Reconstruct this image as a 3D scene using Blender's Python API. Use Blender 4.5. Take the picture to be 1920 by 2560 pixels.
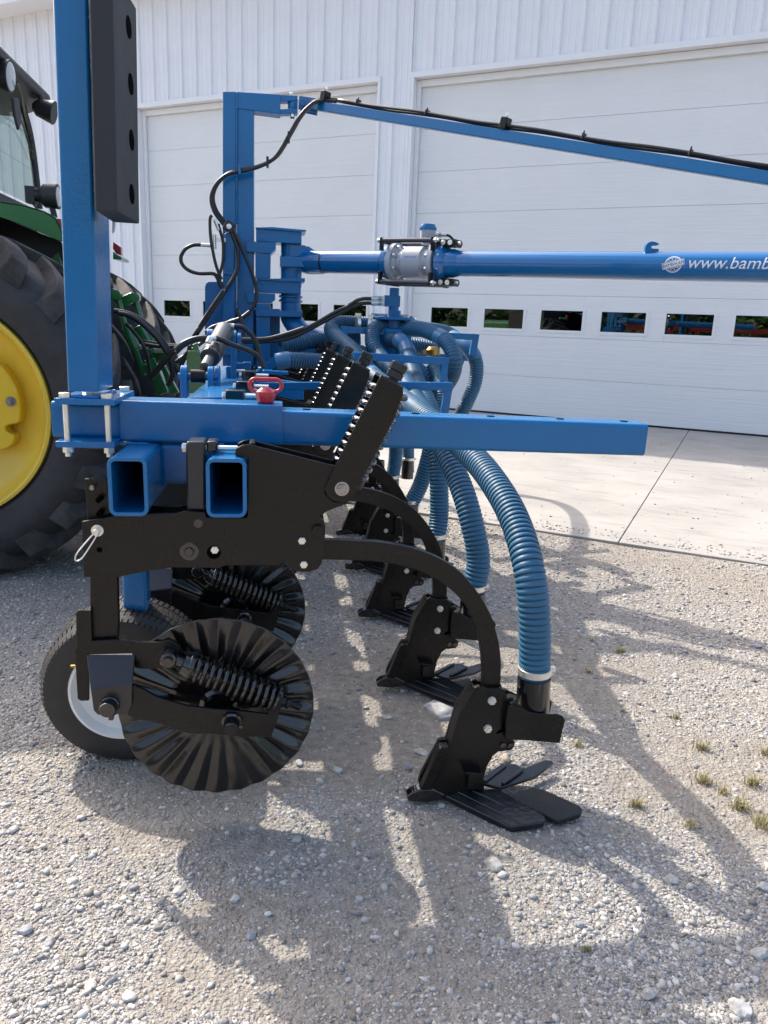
import bpy, bmesh, math, random
import numpy as np
from math import sin, cos, pi, sqrt, atan2, radians
from mathutils import Vector, Matrix, noise
random.seed(7)
for o in list(bpy.data.objects): bpy.data.objects.remove(o)
S = bpy.context.scene
COL = S.collection

# ------------------------------------------------------------------ camera
F, PITCH, ROLL, H = 1850.0, .2425, .0403, 1.5
cp, sp, cr, sr = cos(PITCH), sin(PITCH), cos(ROLL), sin(ROLL)
up_c = Vector((sr*cp, -cr*cp, -sp))
fh = (Vector((0, 0, 1))-up_c*(-sp)).normalized()
rt = fh.cross(up_c).normalized()
if rt.x < 0: rt = -rt
YAW = radians(-8.3197)
Yc = cos(YAW)*fh+sin(YAW)*rt
Xc = cos(YAW)*rt-sin(YAW)*fh
EYE = Vector((0, 0, H))
def w_dir(v): return Vector((v.dot(Xc), v.dot(Yc), v.dot(up_c)))
def ray(px, py): return w_dir(Vector(((px-960)/F, (py-1280)/F, 1)))
cam_d = bpy.data.cameras.new('camera'); cam = bpy.data.objects.new('camera', cam_d); COL.objects.link(cam)
R = Matrix((w_dir(Vector((1, 0, 0))), w_dir(Vector((0, -1, 0))), w_dir(Vector((0, 0, -1))))).transposed()
cam.matrix_world = Matrix.Translation(EYE) @ R.to_4x4()
cam_d.sensor_fit = 'VERTICAL'; cam_d.sensor_height = 24; cam_d.lens = F*24/2560
cam_d.clip_start = .05; cam_d.clip_end = 600
S.camera = cam
S.render.resolution_x = 768; S.render.resolution_y = 1024

# ------------------------------------------------------------------ light
SH = Vector((.61, -.79))                # where a shadow falls per metre of height
SUN_EL = math.atan(1/SH.length); SUN_AZ = atan2(-SH.x, -SH.y)
wd = bpy.data.worlds.new('World'); S.world = wd; wd.use_nodes = True
wn = wd.node_tree.nodes; bg = wn['Background']
sky = wn.new('ShaderNodeTexSky'); sky.sky_type = 'NISHITA'; sky.sun_disc = False
sky.sun_elevation = SUN_EL; sky.sun_rotation = SUN_AZ
sky.air_density = 1.0; sky.dust_density = 4.0; sky.ozone_density = 1.0
wd.node_tree.links.new(sky.outputs[0], bg.inputs[0]); bg.inputs[1].default_value = .15
sl = bpy.data.lights.new('sun', 'SUN'); sl.energy = 2.25; sl.angle = radians(.6); sl.color = (1, .95, .88)
so = bpy.data.objects.new('sun', sl); COL.objects.link(so); so.location = (-5, 8, 14)
so.rotation_euler = Vector((SH.x, SH.y, -1)).to_track_quat('-Z', 'Y').to_euler()
S.view_settings.view_transform = 'Standard'; S.view_settings.look = 'None'
S.view_settings.exposure = 1.36
try:
    S.view_settings.use_white_balance = True; S.view_settings.white_balance_temperature = 6720
except Exception: pass; S.view_settings.gamma = 1
S.cycles.max_bounces = 8; S.cycles.diffuse_bounces = 4; S.cycles.glossy_bounces = 4
S.cycles.transmission_bounces = 6; S.cycles.transparent_max_bounces = 8
S.cycles.caustics_reflective = False; S.cycles.caustics_refractive = False

# ------------------------------------------------------------------ photo readings to points
ZM = {1: (0, 0, .3858), 2: (500, 200, .3014), 3: (900, 500, .2411), 4: (1280, 300, .3858), 5: (0, 600, .3376), 6: (400, 700, .2773),
      7: (760, 760, .3014), 8: (160, 1060, .3014), 9: (560, 1080, .3014), 10: (80, 1480, .4461), 11: (820, 1120, .3014),
      12: (860, 1500, .3858), 13: (1000, 1640, .3014), 14: (440, 1580, .217), 15: (180, 1540, .1808), 16: (560, 780, .4099),
      17: (440, 780, .1929), 18: (500, 500, .1808), 19: (640, 860, .1808), 20: (260, 640, .1808), 21: (0, 100, .1808), 22: (0, 860, .1808),
      23: (0, 400, .1808), 24: (1620, 600, .1808), 0: (0, 0, 1)}
def Q(k, *pts):
    a, b, s = ZM[k]; return [(a+x*s, b+y*s) for x, y in pts]
def P(px, py, Y):
    r = ray(px, py); t = Y/r.y; return Vector((r.x*t, Y, H+r.z*t))
def PX(px, py, X):
    r = ray(px, py); t = X/r.x; return Vector((X, r.y*t, H+r.z*t))
def G(px, py, z=0.):
    r = ray(px, py); t = (z-H)/r.z; return Vector((r.x*t, r.y*t, z))
def PP(pts, Y): return [P(x, y, Y) for x, y in pts]

# ------------------------------------------------------------------ materials
def mat(name, col, rough=.5, metal=0., spec=.5, coat=0., var=0., vscale=8., bump=0., bscale=60., rvar=0.):
    m = bpy.data.materials.new(name); m.use_nodes = True
    n, l = m.node_tree.nodes, m.node_tree.links; b = n['Principled BSDF']
    b.inputs['Base Color'].default_value = (*col, 1); b.inputs['Roughness'].default_value = rough
    b.inputs['Metallic'].default_value = metal; b.inputs['Specular IOR Level'].default_value = spec
    b.inputs['Coat Weight'].default_value = coat; b.inputs['Coat Roughness'].default_value = .06
    tc = n.new('ShaderNodeTexCoord')
    if var or rvar:
        t = n.new('ShaderNodeTexNoise'); t.inputs['Scale'].default_value = vscale; t.inputs['Detail'].default_value = 6
        t.inputs['Roughness'].default_value = .65
        l.new(tc.outputs['Object'], t.inputs['Vector'])
        if var:
            mr = n.new('ShaderNodeMapRange'); mr.inputs['From Min'].default_value = .3; mr.inputs['From Max'].default_value = .7
            mr.inputs['To Min'].default_value = 1-var; mr.inputs['To Max'].default_value = 1+var
            l.new(t.outputs['Fac'], mr.inputs['Value'])
            mx = n.new('ShaderNodeVectorMath'); mx.operation = 'SCALE'; mx.inputs[0].default_value = col
            l.new(mr.outputs[0], mx.inputs['Scale']); l.new(mx.outputs[0], b.inputs['Base Color'])
        if rvar:
            mr2 = n.new('ShaderNodeMapRange'); mr2.inputs['From Min'].default_value = .3; mr2.inputs['From Max'].default_value = .7
            mr2.inputs['To Min'].default_value = max(.02, rough-rvar); mr2.inputs['To Max'].default_value = rough+rvar
            l.new(t.outputs['Fac'], mr2.inputs['Value']); l.new(mr2.outputs[0], b.inputs['Roughness'])
    if bump:
        t2 = n.new('ShaderNodeTexNoise'); t2.inputs['Scale'].default_value = bscale; t2.inputs['Detail'].default_value = 3
        l.new(tc.outputs['Object'], t2.inputs['Vector'])
        bp = n.new('ShaderNodeBump'); bp.inputs['Strength'].default_value = 1; bp.inputs['Distance'].default_value = bump
        l.new(t2.outputs['Fac'], bp.inputs['Height']); l.new(bp.outputs[0], b.inputs['Normal'])
        l.new(bp.outputs[0], b.inputs['Coat Normal'])
    return m
BLUE = mat('blue_paint', (.002, .135, .345), .25, spec=.35, coat=.25, var=.07, vscale=3, bump=.0006, bscale=110)
BLUE2 = mat('blue_paint_gloss', (.003, .13, .35), .2, coat=.5, var=.05, bump=.0002, bscale=30)
BLACK = mat('black_satin_paint', (.0062, .0056, .0052), .30, spec=.32, coat=0, var=.35, bump=.00025, bscale=120, rvar=.08, vscale=14)
GLOSS = mat('black_gloss_paint', (.005, .005, .006), .14, coat=.8, bump=.0006, bscale=40)
WEAR = mat('sweep_paint', (.006, .008, .010), .28, coat=.3, var=.3, vscale=20, bump=.0009, bscale=90)
GRIT = mat('carbide_grit', (.005, .0055, .007), .3, var=.4, vscale=90, bump=.004, bscale=320)
RUB = mat('rubber_pad', (.022, .023, .028), .62, var=.35, vscale=6, bump=.0006, bscale=90, rvar=.1)
HOLE_BLACK = mat('hole_black', (.002, .002, .002), .9, spec=.02)  # near-black painted in for the shade inside holes; also colours the valve
HOSE = mat('blue_hose', (.028, .125, .225), .46, spec=.35, coat=0, var=.12, vscale=5)
GROOVE = mat('hose_wall', (.006, .014, .03), .5)
CUFF = mat('hose_cuff', (.05, .17, .32), .35, var=.1)
PRINT = mat('hose_print', (.22, .19, .07), .5)
RHOSE = mat('rubber_hose', (.012, .012, .012), .36, bump=.0003, bscale=200)
ZINC = mat('zinc_plate', (.76, .75, .70), .32, metal=.85, var=.08, vscale=25, rvar=.06)
STEEL = mat('dull_steel', (.22, .22, .22), .35, metal=.8, var=.2, vscale=30)
CYL = mat('cylinder_paint', (.04, .045, .048), .35, coat=.3, var=.25, vscale=25)
RED = mat('red_handle', (.50, .012, .03), .3, coat=.5, var=.08)
GREY = mat('meter_grey', (.36, .39, .44), .32, coat=.3)
GREEN = mat('tractor_green', (.014, .14, .034), .25, coat=.7, var=.06, vscale=3)
YEL = mat('rim_yellow', (.74, .50, .05), .42, coat=.1, var=.12, vscale=2.5, rvar=.08)
YEL2 = mat('hub_yellow', (.72, .46, .008), .3, coat=.3)
TYRE = mat('tractor_tyre', (.032, .031, .033), .72, var=.45, vscale=4, bump=.002, bscale=40)
LUG = mat('tyre_lug', (.045, .043, .043), .8, var=.8, vscale=6, bump=.003, bscale=25)
TYRE2 = mat('small_tyre', (.022, .021, .021), .55, var=.25, vscale=18, bump=.0008, bscale=120)
WHITE = mat('rim_white', (.82, .82, .78), .35, coat=.3, var=.05)
PLAST = mat('black_plastic', (.018, .018, .02), .5, bump=.0005, bscale=200)
BRASS = mat('brass', (.45, .27, .07), .3, metal=.9)
DECAL = mat('decal_white', (.72, .74, .78), .5)
DECALD = mat('decal_dark', (.03, .05, .12), .5)
SIDING = mat('white_siding', (.76, .77, .815), .45, var=.03, vscale=2)
TRIM = mat('white_trim', (.78, .785, .81), .4)
ORANGE = mat('orange_reflector', (.8, .12, .02), .4)
REDL = mat('red_lens', (.35, .01, .03), .2, coat=.6)

def door_mat():
    m = mat('door_panel', (.74, .745, .755), .5, var=.02, vscale=1.2)
    n, l = m.node_tree.nodes, m.node_tree.links; b = n['Principled BSDF']
    tc = n.new('ShaderNodeTexCoord'); mp = n.new('ShaderNodeMapping'); mp.inputs['Scale'].default_value = (.35, 1, 28)
    t = n.new('ShaderNodeTexNoise'); t.inputs['Scale'].default_value = 3; t.inputs['Detail'].default_value = 4
    bp = n.new('ShaderNodeBump'); bp.inputs['Distance'].default_value = .008; bp.inputs['Strength'].default_value = .8
    l.new(tc.outputs['Object'], mp.inputs[0]); l.new(mp.outputs[0], t.inputs['Vector']); l.new(t.outputs[0], bp.inputs['Height']); l.new(bp.outputs[0], b.inputs['Normal'])
    return m
DOOR = door_mat()
def glass_mat(name, tint, mixf):
    m = bpy.data.materials.new(name); m.use_nodes = True; n, l = m.node_tree.nodes, m.node_tree.links
    n.remove(n['Principled BSDF']); out = n['Material Output']
    g = n.new('ShaderNodeBsdfGlossy'); g.inputs['Roughness'].default_value = .01; g.inputs['Color'].default_value = (.68, .72, .74, 1)
    t = n.new('ShaderNodeBsdfTransparent'); t.inputs['Color'].default_value = (*tint, 1)
    mx = n.new('ShaderNodeMixShader'); mx.inputs[0].default_value = mixf
    l.new(t.outputs[0], mx.inputs[1]); l.new(g.outputs[0], mx.inputs[2]); l.new(mx.outputs[0], out.inputs[0]); return m
PANE = glass_mat('door_glass', (.35, .37, .38), .17)
CABG = glass_mat('cab_glass', (.72, .80, .77), .16)

# ------------------------------------------------------------------ mesh helpers
class MB:
    def __init__(s): s.v, s.f, s.mi = [], [], []
    def add(s, vs, fs, mi=0):
        b = len(s.v); s.v += [tuple(v) for v in vs]; s.f += [tuple(i+b for i in f) for f in fs]; s.mi += [mi]*len(fs); return s
    def ext(s, pts, vec, mi=0):
        n = len(pts); vec = Vector(vec); p = [Vector(q) for q in pts]; q = [a+vec for a in p]
        nr = Vector((0, 0, 0))
        for i in range(n): nr += p[i].cross(p[(i+1) % n])
        fs = [(i, (i+1) % n, n+(i+1) % n, n+i) for i in range(n)]
        A, B = tuple(range(n))[::-1], tuple(range(n, 2*n))
        if nr.dot(vec) < 0: fs = [f[::-1] for f in fs]; A, B = A[::-1], B[::-1]
        return s.add(p+q, fs+[A, B], mi)
    def box(s, c, h, rot=None, mi=0):
        c = Vector(c); M = rot or Matrix.Identity(3)
        vs = [c+M @ Vector((x*h[0], y*h[1], z*h[2])) for x in (-1, 1) for y in (-1, 1) for z in (-1, 1)]
        return s.add(vs, [(0, 1, 3, 2), (4, 6, 7, 5), (0, 4, 5, 1), (2, 3, 7, 6), (0, 2, 6, 4), (1, 5, 7, 3)], mi)
    def b2(s, lo, hi, mi=0):
        lo, hi = Vector(lo), Vector(hi); return s.box((lo+hi)/2, (hi-lo)/2, None, mi)
    def bar(s, a, b, w, h, upv=(0, 0, 1), mi=0):
        a, b = Vector(a), Vector(b); d = (b-a); L = d.length; d.normalize()
        x = d.cross(Vector(upv)); x.normalize(); z = x.cross(d)
        M = Matrix((x, d, z)).transposed(); return s.box((a+b)/2, (w/2, L/2, h/2), M, mi)
    def rev(s, o, ax, prof, n=32, mi=0, cap=True):
        o, ax = Vector(o), Vector(ax).normalized(); t = Vector((0, 0, 1)) if abs(ax.z) < .9 else Vector((1, 0, 0))
        u = ax.cross(t).normalized(); w = ax.cross(u); vs = []
        for d, r in prof:
            for i in range(n):
                a = 2*pi*i/n; vs.append(o+ax*d+(u*cos(a)+w*sin(a))*r)
        fs = []
        for j in range(len(prof)-1):
            for i in range(n):
                k = (i+1) % n; fs.append((j*n+i, j*n+k, (j+1)*n+k, (j+1)*n+i)[::-1])
        if cap:
            fs.append(tuple(range(n))); fs.append(tuple(range((len(prof)-1)*n, len(prof)*n))[::-1])
        return s.add(vs, fs, mi)
    def cyl(s, a, b, r, r2=None, n=20, mi=0):
        a, b = Vector(a), Vector(b); return s.rev(a, b-a, [(0, r), ((b-a).length, r if r2 is None else r2)], n, mi)
    def hexb(s, c, ax, r, h, bev=.12, mi=0):
        c, ax = Vector(c), Vector(ax).normalized()
        return s.rev(c, ax, [(0, r*.97), (h*(1-bev), r), (h, r*.86)], 6, mi)
    def sweep(s, pts, rad, n=10, mi=0, cap=True, mis=None, dash=0):
        pts = [Vector(p) for p in pts]; m = len(pts); vs = []
        T = [(pts[min(i+1, m-1)]-pts[max(i-1, 0)]).normalized() for i in range(m)]
        t0 = T[0]; u = t0.cross(Vector((0, 0, 1)) if abs(t0.z) < .9 else Vector((1, 0, 0))).normalized()
        for i in range(m):
            if i:
                u = u-T[i]*u.dot(T[i]); u.normalize()
            w = T[i].cross(u); r = rad[i] if hasattr(rad, '__len__') else rad
            for k in range(n):
                a = 2*pi*k/n; vs.append(pts[i]+(u*cos(a)+w*sin(a))*r)
        b = len(s.v); s.v += [tuple(v) for v in vs]
        for i in range(m-1):
            for k in range(n):
                q = (k+1) % n; s.f.append((b+i*n+k, b+i*n+q, b+(i+1)*n+q, b+(i+1)*n+k)); s.mi.append(mis[i] if mis else (1 if dash and k == 3 and (i*7) % 10 < 6 else mi))
        if cap:
            s.f.append(tuple(b+k for k in range(n))[::-1]); s.f.append(tuple(b+(m-1)*n+k for k in range(n))); s.mi += [mi, mi]
        return s
    def build(s, name, ms, parent=None, bevel=0, ang=.55, seg=2, smooth=True):
        me = bpy.data.meshes.new(name); me.from_pydata(s.v, [], s.f)
        for m_ in (ms if isinstance(ms, (list, tuple)) else [ms]): me.materials.append(m_)
        if any(s.mi): me.polygons.foreach_set('material_index', s.mi)
        if smooth:
            me.polygons.foreach_set('use_smooth', [True]*len(me.polygons)); me.update(); me.set_sharp_from_angle(angle=ang)
        me.update()
        bmx = bmesh.new(); bmx.from_mesh(me); bmesh.ops.recalc_face_normals(bmx, faces=bmx.faces); bmx.to_mesh(me); bmx.free()
        o = bpy.data.objects.new(name, me); COL.objects.link(o)
        if bevel:
            b = o.modifiers.new('b', 'BEVEL'); b.width = bevel; b.segments = seg; b.limit_method = 'ANGLE'; b.angle_limit = radians(40); b.harden_normals = True
        if smooth:
            wn_ = o.modifiers.new('w', 'WEIGHTED_NORMAL'); wn_.keep_sharp = True; wn_.weight = 60
        if parent is not None: attach(o, parent)
        return o
def attach(o, parent):
    o.parent = parent; o.location = -wloc(parent)
def wloc(p):
    v = p.location.copy()
    while p.parent: p = p.parent; v = v+p.location
    return v
def thing(name, label, cat, loc=(0, 0, 0), group=None):
    o = bpy.data.objects.new(name, None); COL.objects.link(o); o.location = loc; o.empty_display_size = .2
    return tag(o, label, cat, group)
def tag(o, label=None, cat=None, group=None, kind=None):
    if label: o['label'] = label
    if cat: o['category'] = cat
    if group: o['group'] = group
    if kind: o['kind'] = kind
    return o
def crom(p, n=8):
    p = [Vector(q) for q in p]; out = []; p = [2*p[0]-p[1]]+p+[2*p[-1]-p[-2]]
    for i in range(1, len(p)-2):
        for k in range(n):
            t = k/n; a, b, c, d = p[i-1:i+3]
            out.append(.5*((2*b)+(c-a)*t+(2*a-5*b+4*c-d)*t*t+(3*b-a-3*c+d)*t**3))
    out.append(p[-2]); return out
def resample(p, step):
    out = [p[0]]; acc = 0; 
    for a, b in zip(p, p[1:]):
        L = (b-a).length
        while acc+L >= step and L > 1e-9:
            t = (step-acc)/L; a = a+(b-a)*t; out.append(a); L = (b-a).length; acc = 0
        acc += L
    out.append(p[-1]); return out
def rrect(x0, z0, x1, z1, r, Y, n=5):
    out = []
    for cx, cz, a0 in ((x1-r, z1-r, 0), (x0+r, z1-r, 90), (x0+r, z0+r, 180), (x1-r, z0+r, 270)):
        for k in range(n+1):
            a = radians(a0+90*k/n); out.append(Vector((cx+r*cos(a), Y, cz+r*sin(a))))
    return out
def rsec(a, b, w, h, r, upv=(0, 0, 1), n=4):
    """solid bar of rounded-rectangle section from a to b"""
    a, b = Vector(a), Vector(b); d = (b-a).normalized(); x = d.cross(Vector(upv)).normalized(); z = x.cross(d)
    ring = [x*p.x+z*p.z for p in rrect(-w/2, -h/2, w/2, h/2, r, 0, n)]
    return [a+q for q in ring], b-a
def hollow(mb, x0, z0, x1, z1, r, t, Y0, Y1):
    o, i = rrect(x0, z0, x1, z1, r, Y0), rrect(x0+t, z0+t, x1-t, z1-t, max(r-t, .003), Y0); n = len(o); dv = Vector((0, Y1-Y0, 0))
    vs = o+i+[p+dv for p in o]+[p+dv for p in i]; fs = []
    for k in range(n):
        q = (k+1) % n
        fs += [(k, q, n+q, n+k), (2*n+k, 3*n+k, 3*n+q, 2*n+q), (k, 2*n+k, 2*n+q, q), (n+k, n+q, 3*n+q, 3*n+k)]
    mb.add(vs, fs)

# ================================================================== ground
GN = 34
def patch(x, y):
    """0 = loose gravel, 1 = bare sandy dirt"""
    v = .12+(np.sin(x*1.9+.7+1.3*np.sin(y*1.1))*np.cos(y*2.3-.4+1.1*np.sin(x*1.7+2)) + .55*np.sin(x*4.7-y*3.1+1.2)*np.sin(y*5.3+x*1.9)
         + .3*np.sin(x*11.3+y*7.7)*np.sin(y*13.1-x*9.2))
    for cx, cy, rx, ry, a in ((.28, 1.40, .34, .17, 2.2), (.05, 1.62, .22, .22, 1.0), (-.35, 1.45, .3, .12, .8), (-.2, 1.95, .3, .12, .8), (1.35, 3.05, .35, .35, 1.0), (2.2, 4.4, .5, .12, .9), (.62, 2.2, .2, .2, .6), (.42, 1.75, .3, .3, .9), (-.1, 1.5, .25, .2, .6), (.75, 3.0, .35, .6, .6), (.1, 2.7, .3, .5, .7), (1.9, 3.2, .5, .4, .7), (1.05, 1.5, .35, .3, -1.2), (-.75, 1.45, .5, .4, -.6), (1.8, 4.0, 1.5, .5, -.9)):
        v = v+a*np.exp(-((x-cx)/rx)**2-((y-cy)/ry)**2)
    return np.clip((v-.1)/.9, 0, 1)
def ground_mat():
    m = bpy.data.materials.new('gravel_ground'); m.use_nodes = True; n, l = m.node_tree.nodes, m.node_tree.links; b = n['Principled BSDF']
    b.inputs['Roughness'].default_value = .9; b.inputs['Specular IOR Level'].default_value = .2
    tc = n.new('ShaderNodeTexCoord'); at = n.new('ShaderNodeAttribute'); at.attribute_name = 'sand'
    def vor(sc, feat='F1'):
        v = n.new('ShaderNodeTexVoronoi'); v.feature = feat; v.inputs['Scale'].default_value = sc; l.new(tc.outputs['Object'], v.inputs['Vector']); return v
    v1, v2 = vor(75), vor(170)
    ra = n.new('ShaderNodeValToRGB'); e = ra.color_ramp.elements
    e[0].position = 0; e[0].color = (.20, .18, .155, 1); e[1].position = 1; e[1].color = (.54, .52, .49, 1)
    for p, c in ((.3, (.30, .275, .24, 1)), (.55, (.34, .335, .34, 1)), (.8, (.40, .36, .30, 1))):
        x = e.new(p); x.color = c
    sep = n.new('ShaderNodeSeparateColor'); l.new(v1.outputs['Color'], sep.inputs[0]); l.new(sep.outputs[0], ra.inputs[0])
    ra2 = n.new('ShaderNodeValToRGB'); e = ra2.color_ramp.elements
    e[0].color = (.22, .19, .155, 1); e[1].color = (.40, .36, .31, 1)
    sep2 = n.new('ShaderNodeSeparateColor'); l.new(v2.outputs['Color'], sep2.inputs[0]); l.new(sep2.outputs[1], ra2.inputs[0])
    nz = n.new('ShaderNodeTexNoise'); nz.inputs['Scale'].default_value = 2.2; nz.inputs['Detail'].default_value = 8; l.new(tc.outputs['Object'], nz.inputs['Vector'])
    sd = n.new('ShaderNodeValToRGB'); e = sd.color_ramp.elements; e[0].position = .3; e[0].color = (.23, .205, .175, 1); e[1].position = .7; e[1].color = (.35, .318, .275, 1)
    nz2 = n.new('ShaderNodeTexNoise'); nz2.inputs['Scale'].default_value = 28; nz2.inputs['Detail'].default_value = 6; l.new(tc.outputs['Object'], nz2.inputs['Vector'])
    l.new(nz2.outputs[0], sd.inputs[0])
    m1 = n.new('ShaderNodeMix'); m1.data_type = 'RGBA'; m1.inputs[0].default_value = .6; l.new(ra.outputs[0], m1.inputs[6]); l.new(ra2.outputs[0], m1.inputs[7])
    m2 = n.new('ShaderNodeMix'); m2.data_type = 'RGBA'; l.new(m1.outputs[2], m2.inputs[6]); l.new(sd.outputs[0], m2.inputs[7]); l.new(at.outputs['Fac'], m2.inputs[0])
    l.new(m2.outputs[2], b.inputs['Base Color'])
    b1 = n.new('ShaderNodeBump'); b1.invert = True; b1.inputs['Distance'].default_value = .008; b1.inputs['Strength'].default_value = .9; l.new(v1.outputs['Distance'], b1.inputs['Height'])
    b2 = n.new('ShaderNodeBump'); b2.invert = True; b2.inputs['Distance'].default_value = .004; b2.inputs['Strength'].default_value = .8; l.new(v2.outputs['Distance'], b2.inputs['Height']); l.new(b1.outputs[0], b2.inputs['Normal'])
    b3 = n.new('ShaderNodeBump'); b3.inputs['Distance'].default_value = .01; b3.inputs['Strength'].default_value = .5; l.new(nz2.outputs[0], b3.inputs['Height']); l.new(b2.outputs[0], b3.inputs['Normal'])
    l.new(b3.outputs[0], b.inputs['Normal']); return m
GM = ground_mat()
def hgt(x, y):
    dd = -((x-6.705)*.5471+(y-10.844)*.8371)-7.46; t = np.clip(1-dd/1.0, 0, 1); return .088*t*t*(3-2*t)-.004+.006*np.sin(x*3.1+y*1.3)*np.sin(y*2.7-x)+.003*np.sin(x*9+y*5)*np.sin(y*8-3*x)-.09*(dd < -.3)
def make_ground():
    xs = np.concatenate([np.linspace(-200, -8, 12, endpoint=False), np.linspace(-8, -3, 25, endpoint=False), np.linspace(-3, 5, 200, endpoint=False), np.linspace(5, 12, 30, endpoint=False), np.linspace(12, 200, 12)])
    ys = np.concatenate([np.linspace(-250, -3, 14, endpoint=False), np.linspace(-3, .4, 20, endpoint=False), np.linspace(.4, 7, 170, endpoint=False), np.linspace(7, 16, 30, endpoint=False), np.linspace(16, 200, 10)])
    X, Y = np.meshgrid(xs, ys); Z = hgt(X, Y); nx, ny = len(xs), len(ys)
    co = np.stack([X, Y, Z], -1).reshape(-1, 3)
    idx = np.arange(nx*ny).reshape(ny, nx); q = np.stack([idx[:-1, :-1], idx[:-1, 1:], idx[1:, 1:], idx[1:, :-1]], -1).reshape(-1, 4)
    me = bpy.data.meshes.new('ground'); me.vertices.add(len(co)); me.vertices.foreach_set('co', co.astype('f').ravel())
    me.loops.add(q.size); me.loops.foreach_set('vertex_index', q.astype('i').ravel()); me.polygons.add(len(q)); me.polygons.foreach_set('loop_start', np.arange(0, q.size, 4, dtype='i'))
    me.update(calc_edges=True); me.validate()
    a = me.attributes.new('sand', 'FLOAT', 'POINT'); a.data.foreach_set('value', patch(co[:, 0], co[:, 1]).astype('f'))
    me.polygons.foreach_set('use_smooth', [True]*len(q)); me.materials.append(GM)
    o = bpy.data.objects.new('ground', me); COL.objects.link(o); tag(o, kind='structure')
make_ground()

def stone_mat(name):
    m = bpy.data.materials.new(name); m.use_nodes = True; n, l = m.node_tree.nodes, m.node_tree.links; b = n['Principled BSDF']
    b.inputs['Roughness'].default_value = .85; b.inputs['Specular IOR Level'].default_value = .25
    g = n.new('ShaderNodeNewGeometry'); r = n.new('ShaderNodeValToRGB'); e = r.color_ramp.elements
    e[0].position = 0; e[0].color = (.20, .185, .165, 1); e[1].position = 1; e[1].color = (.62, .60, .57, 1)
    for p, c in ((.15, (.26, .25, .24, 1)), (.35, (.32, .32, .325, 1)), (.55, (.41, .38, .335, 1)), (.75, (.45, .44, .43, 1)), (.9, (.53, .495, .44, 1))):
        x = e.new(p); x.color = c
    l.new(g.outputs['Random Per Island'], r.inputs[0])
    tc = n.new('ShaderNodeTexCoord'); t = n.new('ShaderNodeTexNoise'); t.inputs['Scale'].default_value = 90; t.inputs['Detail'].default_value = 4; l.new(tc.outputs['Object'], t.inputs['Vector'])
    mr = n.new('ShaderNodeMapRange'); mr.inputs['To Min'].default_value = .75; mr.inputs['To Max'].default_value = 1.2; l.new(t.outputs[0], mr.inputs[0])
    v = n.new('ShaderNodeVectorMath'); v.operation = 'SCALE'; l.new(r.outputs[0], v.inputs[0]); l.new(mr.outputs[0], v.inputs['Scale']); l.new(v.outputs[0], b.inputs['Base Color'])
    bp = n.new('ShaderNodeBump'); bp.inputs['Distance'].default_value = .002; l.new(t.outputs[0], bp.inputs['Height']); l.new(bp.outputs[0], b.inputs['Normal'])
    return m
SM = stone_mat('gravel_stone')
bm = bmesh.new(); bmesh.ops.create_icosphere(bm, subdivisions=1, radius=1); ICO_V = np.array([v.co[:] for v in bm.verts]); ICO_F = np.array([[v.index for v in f.verts] for f in bm.faces]); bm.free()
def gravel(N, seed):
    rg = np.random.default_rng(seed)
    d = 1.12*(6.6/1.12)**rg.random(N)                     # more stones near the camera
    a = rg.uniform(-.50, .62, N)+.10
    x, y = d*np.tan(a), d
    k = rg.random(N) > patch(x, y)*.90-.04
    inslab = ((x-W0.x)*NW.x+(y-W0.y)*NW.y) > -SLAB_D-.02
    k &= ~inslab
    x, y = x[k], y[k]; n = len(x)
    s = .0029*np.exp(rg.normal(0, .52, n))*(1+.2*np.clip(y-2, 0, 4)); s = np.clip(s, .0016, .0125)
    # a few angular blobs per stone: jittered low-poly ball
    V = ICO_V[None]*(1+rg.uniform(-.42, .3, (n, len(ICO_V), 1)))
    V = V*np.stack([rg.uniform(.9, 1.5, n), rg.uniform(.7, 1.1, n), rg.uniform(.45, .8, n)], -1)[:, None]*s[:, None, None]
    tl = rg.uniform(-.5, .5, n); c, si = np.cos(tl)[:, None], np.sin(tl)[:, None]
    V[..., 1], V[..., 2] = V[..., 1]*c-V[..., 2]*si, V[..., 1]*si+V[..., 2]*c
    an = rg.uniform(0, 6.3, n); c, si = np.cos(an)[:, None], np.sin(an)[:, None]
    V[..., 0], V[..., 1] = V[..., 0]*c-V[..., 1]*si, V[..., 0]*si+V[..., 1]*c
    z = hgt(x, y)+s*rg.uniform(-.45, .3, n)
    V += np.stack([x, y, z], -1)[:, None]
    q = (ICO_F[None]+np.arange(n)[:, None, None]*len(ICO_V)).reshape(-1, 3); co = V.reshape(-1, 3)
    me = bpy.data.meshes.new('gravel'); me.vertices.add(len(co)); me.vertices.foreach_set('co', co.astype('f').ravel())
    me.loops.add(q.size); me.loops.foreach_set('vertex_index', q.astype('i').ravel()); me.polygons.add(len(q)); me.polygons.foreach_set('loop_start', np.arange(0, q.size, 3, dtype='i'))
    me.update(calc_edges=True); me.materials.append(SM)
    o = bpy.data.objects.new('gravel', me); COL.objects.link(o)
    tag(o, 'loose grey and tan crushed gravel spread over the yard', 'gravel', kind='stuff')

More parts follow.
